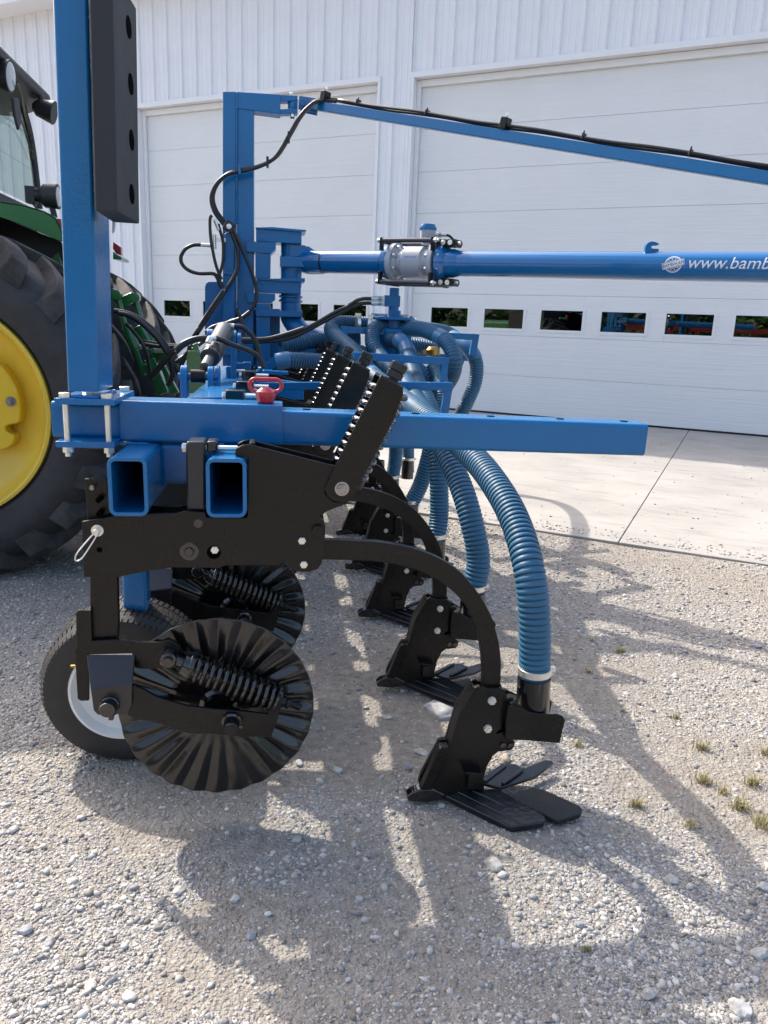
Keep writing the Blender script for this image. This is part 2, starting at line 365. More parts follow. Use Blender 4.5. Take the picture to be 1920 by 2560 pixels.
# ================================================================== shed
HW = Vector((.8371, -.5471, 0)).normalized(); NW = Vector((-HW.y, HW.x, 0)); W0 = G(1770, 1083, .1); SLAB_D = 7.46
BR = Matrix((HW, NW, Vector((0, 0, 1)))).transposed()
def W(px, py, ins=0.):
    r = ray(px, py); o = W0+NW*ins; t = (o-Vector((0, 0, 0))).dot(NW)/r.dot(NW); p = EYE+r*t
    return (p-W0).dot(HW), p.z
shed = thing('machine_shed', 'white ribbed metal machine shed with two tall overhead doors', 'building', (W0.x, W0.y, 0))
shed.rotation_euler = (0, 0, atan2(HW.y, HW.x))
def sbuild(mb, name, ms, parent=None, **k):
    o = mb.build(name, ms, None, **k); o.parent = parent or shed; return o
LD0, LD1, RD0, RD1, LZ = -11.45, -6.02, -5.335, 2.25, 5.64
def ribbed(u0, u1, z0, z1):
    mb = MB(); us = []; p = .352; k0 = math.floor((u0+5.727)/p)-1
    for k in range(k0, k0+int((u1-u0)/p)+4):
        b = -5.727+k*p
        us += [(b-.038, 0), (b-.018, -.032), (b+.018, -.032), (b+.038, 0), (b+.115, 0), (b+.122, -.005), (b+.140, -.005), (b+.147, 0), (b+.225, 0), (b+.232, -.005), (b+.25, -.005), (b+.257, 0)]
    pr = [(u0, 0)]+[q for q in us if u0 < q[0] < u1]+[(u1, 0)]
    n = len(pr); vs = [(u, y, z0) for u, y in pr]+[(u, y, z1) for u, y in pr]
    mb.add(vs, [(i, i+1, n+i+1, n+i) for i in range(n-1)]); return mb
def wallp(u0, u1, z0, z1): sbuild(ribbed(u0, u1, z0, z1), 'wall_panel', SIDING, ang=.2)
WT = 7.7
wallp(-18, LD0-.05, .1, WT); wallp(LD0-.05, LD1+.05, LZ+.09, WT); wallp(LD1+.05, RD0-.05, .1, WT); wallp(RD0-.05, RD1+.05, LZ+.09, WT); wallp(RD1+.05, 6, .1, WT)
mb = MB(); mb.b2((-18.4, -.55, WT), (6.4, .0, WT+.28)); mb.b2((-18, .05, WT-.1), (6, 12, WT+.1)); sbuild(mb, 'roof', TRIM)
mb = MB(); mb.b2((-18, 11.9, .1), (6, 12, WT-.12)); mb.b2((-18, .3, .1), (-17.9, 11.88, WT-.12)); mb.b2((5.9, .3, .1), (6, 11.88, WT-.12)); sbuild(mb, 'back_wall', mat('inner_wall', (.12, .12, .12), .8))
def door(u0, u1, wins, label):
    RC = .17
    t = MB()      # outer J trim and reveals
    t.b2((u0-.055, -.03, .1), (u0, .02, LZ)); t.b2((u1, -.03, .1), (u1+.055, .02, LZ)); t.b2((u0-.055, -.035, LZ), (u1+.055, .02, LZ+.09))
    t.b2((u0-.05, .022, .1), (u0, RC+.1, LZ)); t.b2((u1, .022, .1), (u1+.05, RC+.1, LZ)); t.b2((u0-.05, .022, LZ+.002), (u1+.05, RC+.1, LZ+.05))
    sbuild(t, 'door_trim', TRIM, bevel=.004)
    s = MB(); s.b2((u0+.002, RC-.06, .1), (u0+.075, RC-.01, LZ-.002)); s.b2((u1-.075, RC-.06, .1), (u1-.002, RC-.01, LZ-.002)); s.b2((u0+.077, RC-.06, LZ-.11), (u1-.077, RC-.012, LZ-.004))
    sbuild(s, 'door_stop', TRIM, bevel=.004)
    d = MB(); zs = [.13]+[.795+.6795*k for k in range(8)]; hsec = .6795
    for k in range(8):
        a, b = (zs[k], zs[k+1]-.006) if k < 7 else (zs[7], min(zs[8], LZ+.03))
        if k == 2:
            za, zb = 1.588, 1.915; cur = u0+.01
            for wu in wins:
                d.b2((cur, RC, a), (wu[0], RC+.05, b)); d.b2((wu[0]+.0005, RC, a), (wu[1]-.0005, RC+.05, za)); d.b2((wu[0]+.0005, RC, zb), (wu[1]-.0005, RC+.05, b)); cur = wu[1]
            d.b2((cur, RC, a), (u1-.01, RC+.05, b))
        else: d.b2((u0+.01, RC, a), (u1-.01, RC+.05, b))
    d.b2((u0+.01, RC+.012, .13), (u1-.01, RC+.04, LZ), 0) if False else None
    dr = sbuild(d, 'garage_door', DOOR, bevel=.003); dr['label'] = label
    sm = MB(); [sm.b2((u0+.01, RC+.008, z-.008), (u1-.01, RC+.03, z+.002)) for z in zs[1:8]]
    sbuild(sm, 'section_seam', mat('seam_grey', (.52, .53, .55), .6), dr)
    bs = MB(); bs.b2((u0+.01, RC-.002, .1), (u1-.01, RC+.045, .129)); sbuild(bs, 'bottom_seal', RHOSE, dr)
    for wu in wins:
        f = MB(); za, zb = 1.588, 1.915; a, b = wu; e = .045
        def rr(x0, z0, x1, z1, r, y): return [Vector((p.x, y, p.z)) for p in rrect(x0, z0, x1, z1, r, y, 3)]
        o1, i1 = rr(a-e, za-e, b+e, zb+e, .03, RC-.007), rr(a+.004, za+.004, b-.004, zb-.004, .004, RC-.007); n = len(o1); dv = Vector((0, .0065, 0)); di = Vector((0, .03, 0))
        vs = o1+i1+[p+dv for p in o1]+[p+di for p in i1]; fs = []
        for k in range(n):
            q = (k+1) % n; fs += [(k, q, n+q, n+k), (k, 2*n+k, 2*n+q, q), (n+k, n+q, 3*n+q, 3*n+k)]
        f.add(vs, fs); sbuild(f, 'window_frame', DOOR, dr)
        g = MB(); g.b2((a+.003, RC+.014, za+.003), (b-.003, RC+.02, zb-.003)); sbuild(g, 'window_pane', PANE, dr)
door(LD0, LD1, [(-11.082+1.044*k, -10.372+1.044*k) for k in range(5)], 'left overhead door with five small windows')
door(RD0, RD1, [(-4.881+1.006*k, -4.176+1.006*k) for k in range(7)], 'wide overhead door with a row of small windows')

# concrete apron
def conc_mat():
    m = mat('concrete', (.335, .32, .295), .8, var=.14, vscale=1.2, bump=.0012, bscale=150)
    n, l = m.node_tree.nodes, m.node_tree.links; b = n['Principled BSDF']
    src = b.inputs['Base Color'].links[0].from_socket
    tc = n.new('ShaderNodeTexCoord'); mp = n.new('ShaderNodeMapping'); mp.inputs['Scale'].default_value = (1.2, 5, 1)
    t = n.new('ShaderNodeTexNoise'); t.inputs['Scale'].default_value = 2.2; t.inputs['Detail'].default_value = 7; l.new(tc.outputs['Object'], mp.inputs[0]); l.new(mp.outputs[0], t.inputs['Vector'])
    r = n.new('ShaderNodeValToRGB'); e = r.color_ramp.elements; e[0].position = .52; e[0].color = (1, 1, 1, 1); e[1].position = .74; e[1].color = (.76, .765, .79, 1); l.new(t.outputs[0], r.inputs[0])
    v = n.new('ShaderNodeTexVoronoi'); v.inputs['Scale'].default_value = 9; l.new(tc.outputs['Object'], v.inputs['Vector'])
    r2 = n.new('ShaderNodeValToRGB'); e = r2.color_ramp.elements; e[0].position = .05; e[0].color = (.35, .33, .31, 1); e[1].position = .085; e[1].color = (1, 1, 1, 1); l.new(v.outputs['Distance'], r2.inputs[0])
    mx = n.new('ShaderNodeMix'); mx.data_type = 'RGBA'; mx.blend_type = 'MULTIPLY'; mx.inputs[0].default_value = 1; l.new(src, mx.inputs[6]); l.new(r.outputs[0], mx.inputs[7])
    mx2 = n.new('ShaderNodeMix'); mx2.data_type = 'RGBA'; mx2.blend_type = 'MULTIPLY'; mx2.inputs[0].default_value = .8; l.new(mx.outputs[2], mx2.inputs[6]); l.new(r2.outputs[0], mx2.inputs[7])
    l.new(mx2.outputs[2], b.inputs['Base Color']); return m
CONC = conc_mat()
mb = MB(); g_ = .0035; uj = -.29
js = [uj+4.6*k for k in range(-4, 3)]
for a, b in zip(js, js[1:]):
    mb.b2((a+g_, -SLAB_D, -.1), (b-g_, -.36, .1)); mb.b2((a+g_, -.352, -.1), (b-g_, .3, .0985))
mb.b2((js[0], .301, -.1), (js[-1], 11.9, .095))
o = mb.build('concrete_apron', CONC, None, bevel=.004); o.location = (W0.x, W0.y, 0); o.rotation_euler = shed.rotation_euler; tag(o, kind='structure')
mb = MB(); mb.b2((js[0], -SLAB_D+.05, -.12), (js[-1], .2, .085)); o = mb.build('concrete_joint', mat('joint_dark', (.2, .19, .17), .9), None); o.location = (W0.x, W0.y, 0); o.rotation_euler = shed.rotation_euler; tag(o, kind='structure')
gravel(260000, 3)

# ================================================================== injection toolbar
D = .79; NU = 7
tb = thing('injection_toolbar', 'blue and black manure injection toolbar with coil spring shanks and ribbed blue hoses', 'farm implement', (-.3, 4.9, 0))
T1 = rrect
# --- two long tubes the row units clamp to
for x0, x1 in ((-.4535, -.348), (-.2, -.0945)):
    pass
a0 = P(266, 1143, 2.01); a1 = P(372, 1291, 2.01); b0 = P(513.5, 1146, 2.01); b1 = P(617, 1294.5, 2.01)
for (a, b) in ((a0, a1), (b0, b1)):
    mb = MB(); hollow(mb, a.x, b.z, b.x, a.z, .021, .0105, 2.01, 8.9); mb.build('toolbar_tube', BLUE, tb, bevel=.0012)
    i = MB(); i.b2((a.x+.012, 2.45, b.z+.012), (b.x-.012, 2.46, a.z-.012)); i.build('tube_dark_sheet', HOLE_BLACK, tb)  # added black sheet standing in for the darkness inside the open tube
# weld beads where the beam meets the tubes
def bead(a, b, r=.004, parent=tb, m=BLUE):
    a, b = Vector(a), Vector(b); L = (b-a).length; n = max(int(L/.006), 2); mb = MB()
    pts = [a+(b-a)*k/n+Vector((random.uniform(-1, 1), random.uniform(-1, 1), random.uniform(-1, 1)))*.0008 for k in range(n+1)]
    mb.sweep(pts, [r*(1+.25*(k % 2)) for k in range(n+1)], 6); return mb.build('weld_bead', m, parent)
# --- mast beam and its sliding inner tube
YB = 2.26; bw = .135
def beam_piece(name, pl, pr, ztl, zbl, r, dy=0, w=bw, open_=False):
    """box tube between photo columns pl and pr; slightly out of level as in the photo"""
    lt, rt_, lb, rb = P(pl, ztl[0], YB+dy), P(pr, ztl[1], YB+dy), P(pl, zbl[0], YB+dy), P(pr, zbl[1], YB+dy)
    a, b = (lt+lb)/2, (rt_+rb)/2; h = ((lt.z-lb.z)+(rt_.z-rb.z))/2
    a.y += w/2; b.y += w/2; d = (b-a).normalized(); zz = Vector((0, 0, 1)); zz = (zz-d*zz.dot(d)).normalized(); yy = Vector((0, 1, 0))
    ring = [yy*q.x+zz*q.z for q in rrect(-w/2, -h/2, w/2, h/2, r, 0, 5)]
    mb = MB(); mb.ext([a+q for q in ring], b-a); return mb.build(name, BLUE, tb, bevel=.0015), a, b, h
beam, ba, bb, bh = beam_piece('mast_beam', 299.5, 706, (999, 1015), (1107, 1112), .012)
inn, ia, ib, ih = beam_piece('sliding_beam', 690, 1617, (1026, 1061), (1113, 1141), .014, .006, bw-.014)
st, sa, sb_, sh_ = beam_piece('beam_end', 128.5, 320, (1003, 1010), (1094, 1099), .016, .006, bw-.014)
hm = MB()
for px in (766, 1038, 1226, 1400, 1560):
    p = PX(px, 1040, P(px, 1040, YB+.07).x); t_ = (p.x-ia.x)/(ib.x-ia.x); c = ia+(ib-ia)*t_+Vector((0, 0, ih/2+.0005)); hm = MB(); hm.cyl(c, c+Vector((0, 0, .0012)), .013, n=18); hm.build('pin_hole_disc', HOLE_BLACK, inn)  # black discs on the solid beam, painting the shade of pin holes
bead(P(300, 1108, YB-.002), P(372, 1110, YB-.002), .005); bead(P(465, 1110, YB-.002), P(560, 1111, YB-.002), .004)
cx0, cx1 = a1.x, b0.x
mb = MB(); mb.b2((cx0-.003, YB+.012, a1.z+.035), (cx1+.003, YB+.12, a0.z-.004)); mb.build('cross_tube', BLUE, tb, bevel=.01)
bead((cx0+.002, YB+.010, a1.z+.03), (cx0+.002, YB+.010, a0.z-.01), .004)
bead((a1.x+.001, 2.03, a0.z-.05), (a1.x+.001, 2.03, a0.z-.06), .001)
# --- front folding mast
YM = 2.2
tl, bl = P(130.5, 0, YM), P(168, 978, YM); trr, brr = P(219, 0, YM), P(246, 981, YM)
dxz = (tl-bl)/(tl.z-bl.z); w_ = ((trr.x-tl.x)+(brr.x-bl.x))/2
base = bl.copy(); top = bl+dxz*(2.85-bl.z); md = .195
ring = [Vector((p.x, 0, p.z)) for p in rrect(0, 0, w_, md, .010, 0, 5)]
mb = MB(); mb.ext([base+Vector((q.x, q.z, 0)) for q in ring], top-base); mast = mb.build('folding_mast', BLUE, tb, bevel=.0012)
# clamp plates and bolts
def flatbox(name, pl, pr, y, Y0, Y1, th, m=BLUE, par=tb, bev=.0015):
    l, r = P(pl, y[0], Y0), P(pr, y[1], Y0); mb = MB(); z = (l.z+r.z)/2
    mb.b2((l.x, Y0, z-th), (r.x, Y1, z)); return mb.build(name, m, par, bevel=bev), l.x, r.x, z
mbase = thing('x', None, None) if False else None
cpt, xl, xr, zt = flatbox('clamp_plate', 135, 286, (993, 1001), 2.175, 2.47, .0175)
cpb, xl2, xr2, zb = flatbox('clamp_plate', 138, 286, (1102.5, 1107), 2.175, 2.47, .017)
for x in (P(165.5, 1040, 2.195).x, P(269.5, 1040, 2.195).x):
    for y in (2.195, 2.445):
        mb = MB(); mb.cyl((x, y, zt+.001), (x, y, zb-.045), .0085, n=14); mb.hexb((x, y, zt+.0005), (0, 0, 1), .0165, .0135); mb.hexb((x, y, zb-.0175), (0, 0, -1), .0155, .017)
        for k in range(5): mb.cyl((x, y, zb-.036-k*.002), (x, y, zb-.037-k*.002), .0092, n=12)
        mb.build('clamp_bolt', ZINC, tb)
for a, b in ((Vector((bl.x-.002, YM-.003, zt+.002)), Vector((brr.x+.002, YM-.003, zt+.002))), (Vector((brr.x+.003, YM, zt+.002)), Vector((brr.x+.003, YM+md, zt+.002)))):
    bead(a, b, .006)
# rubber pad bolted on the mast
n0, n1 = P(236, 537, 2.10), P(293, 535, 2.10); f0, f1 = P(282, 552, 2.33), P(348.5, 550, 2.33)
zpb = (n0.z+f1.z)/2; 
lo = [Vector((n0.x+.002, 2.10, zpb)), Vector((n1.x, 2.10, zpb)), Vector((f1.x, 2.33, zpb)), Vector((f0.x-.0, 2.33, zpb))]
ptop = P(341, 20, 2.33).z; tilt = dxz*(ptop-zpb)
mb = MB(); mb.ext(lo, tilt); pad = mb.build('rubber_bumper', RUB, tb, bevel=.004)
hd = MB(); nrm = Vector((lo[2].y-lo[1].y, -(lo[2].x-lo[1].x), 0)).normalized()
ed = (lo[2]-lo[1])
for (hx, hy) in ((322, 67.5), (327, 210), (329, 350), (329.5, 485)):
    r = ray(hx, hy); den = r.dot(nrm); c = None
    o_ = lo[1]+Vector((dxz.x, 0, 0))*0
    t = (o_-EYE).dot(nrm)/den; c = EYE+r*t; sh = dxz.x*(c.z-zpb)
    t = (o_+Vector((sh, 0, 0))-EYE).dot(nrm)/den; c = EYE+r*t
    hd = MB(); hd.cyl(c-nrm*.01, c+nrm*.0008, .026, n=28); hd.build('bolt_hole_disc', HOLE_BLACK, pad)  # uncut pad: black disc takes the place of the shaded recess
# gauge wheel leg behind
mb = MB(); mb.b2((P(306, 1480, 2.45).x, 2.45, .53), (P(366, 1480, 2.45).x, 2.53, a1.z+.02)); mb.build('wheel_post', BLUE, tb, bevel=.008)
# --- gauge wheel
wc = Vector((-.524, 2.38, .270)); Rw, Ww = .276, .235
gw = MB(); sec = [(0.004, .172), (0.004, .186), (-.004, .215), (.002, .249), (.020, .266), (.05, .273), (Ww/2, Rw), (Ww-.05, .273), (Ww-.020, .266), (Ww-.002, .249), (Ww+.004, .215), (Ww-.004, .186), (Ww, .172)]
gw.rev(wc, (0, 1, 0), sec, 96, cap=False)
gwo = thing('gauge_wheel', None, None, wc)
for k in ('label', 'category'):
    if k in gwo: del gwo[k]
gwo.parent = tb; gwo.location = wc-tb.location
def attachp(o, p): o.parent = p; o.location = -wloc(p); return o
attachp(gw.build('tyre', TYRE2, None, ang=.6), gwo)
tr = MB()      # sipes and grooves as raised blocks around the tread
for k in range(84):
    a = 2*pi*k/84
    for j, (y0, y1, sk) in enumerate(((.002, .040, .9), (.046, .084, .5), (.090, .145, -.4), (.151, .189, .5), (.195, .233, -.9))):
        aa = a+(.03 if j % 2 else 0); hw = .0066
        def pt(da, y, r): return wc+Vector(((r)*sin(aa+da), y, (r)*cos(aa+da)))
        rr_ = lambda y: (.250+(y/.022)*.0185) if y < .022 else ((.250+((Ww-y)/.022)*.0185) if y > Ww-.022 else .274)
        d0, d1 = -hw/.262, hw/.262; s0, s1 = sk*.0, sk*.03
        vs = [pt(d0+s0, y0, rr_(y0)-.004), pt(d1+s0, y0, rr_(y0)-.004), pt(d1+s1, y1, rr_(y1)-.004), pt(d0+s1, y1, rr_(y1)-.004),
              pt(d0+s0, y0, rr_(y0)+.003), pt(d1+s0, y0, rr_(y0)+.003), pt(d1+s1, y1, rr_(y1)+.003), pt(d0+s1, y1, rr_(y1)+.003)]
        tr.add(vs, [(0, 1, 2, 3), (4, 7, 6, 5), (0, 4, 5, 1), (1, 5, 6, 2), (2, 6, 7, 3), (3, 7, 4, 0)])
attachp(tr.build('tread', TYRE2, None, smooth=False), gwo)
rm = MB(); rm.rev(wc, (0, 1, 0), [(.004, .176), (-.004, .173), (-.003, .165), (.012, .158), (.026, .150), (.030, .135), (.036, .12), (.04, .06), (.025, .05), (.022, .0)], 64, cap=False); attachp(rm.build('rim', WHITE, None), gwo)
vm = MB(); vm.cyl(wc+Vector((.03, .03, -.105)), wc+Vector((.03, .0, -.112)), .006, n=10); attachp(vm.build('valve', HOLE_BLACK, None), gwo)

# ------------------------------------------------------------------ one row unit, at the first place
YU = 2.10
def up_(name, ms, mb, **k):
    o = mb.build(name, ms, None, **k); o.parent = ru; return o
mk = MB()
outl = Q(9, (90, 185), (100, 135), (150, 112), (205, 105), (928, 285), (832, 470), (838, 520), (900, 578), (1045, 592), (1000, 603), (860, 655), (790, 705), (832, 740), (842, 780), (838, 860), (828, 1000), (808, 1095), (775, 1140), (705, 1160), (600, 1157), (560, 1142), (525, 1092), (482, 1080), (458, 1108), (20, 1106))
outl += Q(8, (1290, 1195), (900, 1190), (720, 1215), (450, 1270), (165, 1270), (148, 810), (190, 803), (400, 770), (720, 745), (920, 745), (1000, 725), (1170, 735), (1180, 778), (1512, 779), (1524, 765), (1530, 285), (1425, 268))
YP0, YP1 = 2.045, 2.145
for i_, yp in enumerate((YP0, YP1)):
    pts = PP(outl, YP0); pts = [Vector((p.x, yp, p.z)) for p in pts]
    if i_ == 0:
        m0 = MB(); m0.ext(pts, (0, .012, 0))
        ru = m0.build('row_unit', BLACK, None, bevel=.0012)
        tag(ru, 'black row unit at the open tube ends, nearest of the row'); ru.parent = tb; ru.location = -tb.location
    else:
        m1 = MB(); m1.ext([p-Vector((0, .012, 0)) for p in pts], (0, .012, 0)); up_('side_plate', BLACK, m1, bevel=.0012)
def pinned(k, x, y, Y): return P(*Q(k, (x, y))[0], Y)
ay = Vector((0, -1, 0))
# cross pins, bosses
for nm, k, x, y, rh_ in (('round_plug', 8, 1113, 825, ((.0125, .003),)), ('pivot_boss', 8, 1040, 1055, ((.0265, .005), (.0135, .012)))):
    m_ = MB(); c = pinned(k, x, y, YP0); [m_.rev(c+Vector((0, .001, 0)), ay, [(0, r), (h*.7, r), (h, r*.82)], 28) for r, h in rh_]; up_(nm, GLOSS, m_)
m_ = MB(); c = pinned(8, 1243, 1065, YP0); m_.cyl(c, c+ay*.0008, .0195, n=26); up_('slot_hole_disc', HOLE_BLACK, m_)  # slot is a black disc on the plate, its dark depth painted
for x, y in ((283, 633), (290, 748), (294, 1043)):
    c = pinned(8, x, y, YP0); m_ = MB(); m_.cyl(c, c+ay*(.0008 if y > 1000 else -.0295), .0078, n=18); up_('hole_disc', HOLE_BLACK, m_)  # small black discs, shade of drilled holes given as colour
for k, x, y, r in ((8, 1252, 1042, .0115), (9, 647, 900, .0115), (9, 662, 1097, .0115)):
    m_ = MB(); c = pinned(k, x, y, YP0); m_.hexb(c, ay, r, .008); m_.cyl(c+ay*.008, c+ay*.0086, r*.6, n=16); up_('hex_bolt', ZINC, m_)
m_ = MB(); c = pinned(9, 775, 812, YP0); m_.cyl(c, c+ay*.004, .018, n=24); m_.hexb(c+ay*.004, ay, .0168, .012); up_('hex_bolt', BLACK, m_)
# hook block at the top
h0 = PP(Q(9, (205, 104), (250, 104), (262, 60), (222, 52)), YP0)
m_ = MB(); q0 = P(*Q(9, (225, 108))[0], YP0); m_.b2((q0.x-.006, YP0+.013, q0.z-.03), (q0.x+.01, YP1-.013, q0.z+.004)); up_('hook_bar', BLACK, m_, bevel=.003)
# depth adjusting plate, pin and ring
m_ = MB(); m_.ext(PP(Q(8, (172, 455), (355, 452), (400, 800), (195, 800)), YP0+.03), (0, .02, 0)); up_('depth_plate', BLACK, m_, bevel=.002); m_ = MB(); m_.ext(PP(Q(8, (215, 1255), (438, 1255), (449, 1659), (440, 1810), (218, 1810)), YP0+.03), (0, .03, 0)); up_('depth_leg', BLACK, m_, bevel=.002)
m_ = MB(); c = pinned(8, 240, 520, YP0+.03); m_.cyl(c, c+ay*.02+Vector((.001, 0, .0)), .0062, n=14); up_('roll_pin', STEEL, m_)
m_ = MB(); c = pinned(8, 278, 883, YP0); m_.rev(c, ay, [(0, .0165), (.0035, .0165)], 24); m_.rev(c+ay*.0035, ay, [(0, .0085), (.014, .0085), (.016, .007)], 18); up_('lock_pin', ZINC, m_)
m_ = MB(); A, B = pinned(8, 285, 875, YP0-.016), pinned(8, 100, 1135, YP0-.03); dn = (B-A).normalized(); pr_ = dn.cross(Vector((0, 1, 0))).normalized()
loop = [A+pr_*.002, A+dn*.02+pr_*.006, B-dn*.03+pr_*.009, B-dn*.008+pr_*.007, B, B-dn*.008-pr_*.007, B-dn*.03-pr_*.009, A+dn*.02-pr_*.004, A-pr_*.002]
m_.sweep(crom(loop, 5), .0021, 8); up_('ring_clip', ZINC, m_)
# tube clamp
m_ = MB(); m_.ext(PP(Q(8, (1008, 165), (1030, 148), (1170, 148), (1172, 720), (1020, 720)), 2.065), (0, .09, 0)); m_.ext(PP(Q(8, (1180, 145), (1262, 145), (1272, 160), (1272, 238), (1182, 240)), 2.075), (0, .07, 0)); up_('tube_clamp', mat('clamp_paint', (.010, .012, .019), .32, coat=.2, bump=.0006, bscale=60), m_, bevel=.006)
m_ = MB(); c = pinned(8, 1002, 195, 2.10); m_.rev(c, (-1, 0, 0), [(-.012, .0175), (-.008, .0175)], 20); m_.hexb(c+Vector((.006, 0, 0)), (-1, 0, 0), .0135, .013); d_ = pinned(8, 1440, 214, 2.10); m_.cyl(c+Vector((.01, 0, 0)), (d_.x, d_.y, c.z), .0075, n=14); up_('clamp_bolt', ZINC, m_)
# spring tower: bent channel with the coil inside
YT0, YT1 = 2.035, 2.165
face = [(947, 950), (951, 945), (957, 945), (1003, 971), (1008, 976), (1008, 985), (985, 1048), (884, 1240), (875, 1253), (860, 1258), (838, 1253), (820, 1240), (811.5, 1223), (840, 1161)]
m_ = MB()
m_.ext(PP(face, YT0), (0, .009, 0)); pf = [Vector((p.x, YT1-.009, p.z)) for p in PP(face, YT0)]; m_.ext(pf, (0, .009, 0))
tA, tB = P(950, 944, YT0), P(1007, 976, YT0)
nt = (tB-tA).normalized(); up2 = Vector((-nt.z, 0, nt.x)); up2 = up2 if up2.z > 0 else -up2
m_.ext([tA-up2*.001, tB-up2*.001, tB-up2*.011, tA-up2*.011], (0, YT1-YT0, 0)) if False else None
cap = MB(); ring_ = [Vector((0, 0, 0))]
prof = []
for k in range(7):
    a = radians(90*k/6); prof.append((YT0+.016-.016*cos(a), -.016+.016*sin(a)))
prof += [(YT1-.016+.016*sin(radians(90*k/6)), -.016+.016*cos(radians(90*k/6))) for k in range(7)]
prof += [(YT1-.009, -.016), (YT1-.016, -.009), (YT0+.016, -.009), (YT0+.009, -.016)]
cap.ext([tA+Vector((0, y-YT0, 0))+up2*(z+.010) for y, z in prof], tB-tA); 
m_.add(cap.v, cap.f); tower = up_('spring_tower', BLACK, m_, bevel=.0008)
ct, cb = P(975, 969, YU), P(869, 1184, YU); ax = (cb-ct).normalized(); L = (cb-ct).length; n_c = 10.3
e1 = ax.cross(Vector((0, 1, 0))).normalized(); e2 = ax.cross(e1)
def coil(a, ax, e1, e2, L, n, R_, r, seg=20, nn=10):
    N = int(n*seg); return [a+ax*(L*k/N)+(e1*cos(2*pi*k/seg)+e2*sin(2*pi*k/seg))*R_ for k in range(N+1)]
CR = .0615
m_ = MB(); m_.sweep(coil(ct+ax*.006, ax, e1, e2, L-.01, n_c, CR-.0105, 0), .0102, 10); up_('coil_spring', GLOSS, m_, ang=1.2)
m_ = MB(); m_.cyl(ct-ax*.06, cb+ax*.02, .014, n=16); up_('spring_rod', BLACK, m_)
tcen = P(*Q(7, (735, 640))[0], YU); axu = -ax
tn = P(*Q(7, (722, 655))[0], YU)
m_ = MB(); m_.box(tn+axu*.003, (.030, .03, .006), Matrix((nt, Vector((0, 1, 0)), up2)).transposed()); up_('top_washer', BLACK, m_, bevel=.003)
m_ = MB(); c = P(*Q(7, (740, 612))[0], YU); m_.cyl(tn, c, .0155, n=16); m_.hexb(c, axu, .0265, .021, .2); m_.hexb(c+axu*.0215, axu, .0265, .024, .2); up_('hex_nut', mat('black_oxide', (.03, .03, .03), .25, metal=.6), m_, bevel=.001)
m_ = MB(); c = pinned(9, 978, 470, YT0); m_.rev(c+Vector((0, .001, 0)), ay, [(0, .0205), (.004, .0205)], 28); m_.hexb(c+ay*.003, ay, .0145, .009); m_.rev(c+ay*.012, ay, [(0, .0085), (.004, .008)], 16); up_('pivot_nut', mat('black_zinc', (.3, .3, .3), .22, metal=.9), m_)
# lower spring seat
m_ = MB(); c = pinned(9, 985, 640, YU); 
m_.rev(cb-ax*.004, ax, [(0, .05), (.01, .058), (.03, .056), (.036, .03)], 24); up_('spring_seat', BLACK, m_, bevel=.003)
# shank
outer = Q(9, (600, 905), (840, 900), (1000, 903), (1150, 910))+Q(11, (400, 783), (500, 795), (600, 812), (700, 835), (775, 858), (850, 885), (925, 919), (1000, 960), (1060, 1000), (1120, 1050), (1200, 1140), (1255, 1215), (1300, 1290), (1338, 1360), (1370, 1430))+Q(12, (985, 205), (1003, 270), (1014, 350), (1018, 430), (1016, 510), (1010, 570), (998, 740), (984, 860))
inner = Q(12, (872, 860), (885, 700), (900, 560), (903, 480), (898, 380), (888, 300), (870, 210))+Q(11, (1230, 1490), (1205, 1425), (1180, 1370), (1145, 1312), (1100, 1255), (1050, 1203), (1000, 1160), (950, 1122), (900, 1090), (850, 1062), (800, 1037), (720, 1008), (640, 985), (570, 968), (500, 953), (400, 942), (300, 935), (0, 926))+Q(9, (600, 1060))
m_ = MB(); m_.ext(PP(outer+inner, YU-.016), (0, .032, 0)); up_('shank', BLACK, m_, bevel=.002)
# knife
kn = Q(12, (850, 570), (884, 560), (895, 575), (1012, 573), (1040, 585), (1055, 612), (1054, 640), (1080, 632), (1100, 640), (1098, 658), (1056, 668), (1035, 790), (1028, 838), (1000, 850), (985, 866), (1002, 868), (1035, 855), (1060, 880), (1108, 920), (1106, 950), (1085, 975), (1000, 985), (965, 1012), (925, 1085), (900, 1180), (890, 1225), (660, 1288), (540, 1312), (500, 1240), (512, 1195), (640, 960), (680, 958), (746, 740))
m_ = MB(); m_.ext(PP(kn, YU-.034), (0, .018, 0)); m_.ext([Vector((p.x, YU+.016, p.z)) for p in PP(kn, YU-.034)], (0, .018, 0))
fill = Q(12, (680, 960), (746, 745), (850, 575), (868, 590), (862, 850), (940, 860), (915, 1085), (890, 1215), (540, 1300)); m_.ext([Vector((p.x, YU-.017, p.z)) for p in PP(fill, YU-.034)], (0, .034, 0)); up_('knife', BLACK, m_, bevel=.0025)
m_ = MB(); m_.ext(PP(Q(12, (718, 830), (826, 850), (848, 860), (880, 1060), (855, 1070), (838, 1085), (820, 1150), (780, 1140)), YU-.0365), (0, .004, 0)) if False else None
m_ = MB(); m_.ext(PP(Q(12, (616, 966), (636, 956), (684, 957), (668, 1010), (566, 1238), (500, 1236), (496, 1226), (518, 1190)), YU-.040), (0, .034, 0)); up_('shin_guard', BLACK, m_, bevel=.004)
m_ = MB()
tp = PP(Q(12, (410, 1290), (414, 1272), (440, 1250), (490, 1232), (580, 1226), (655, 1262), (648, 1284), (600, 1303), (535, 1314), (420, 1309)), YU-.04); cen = sum(tp, Vector())/len(tp)
m_.ext(tp, (0, .036, 0)); up_('point', GLOSS, m_, bevel=.004)
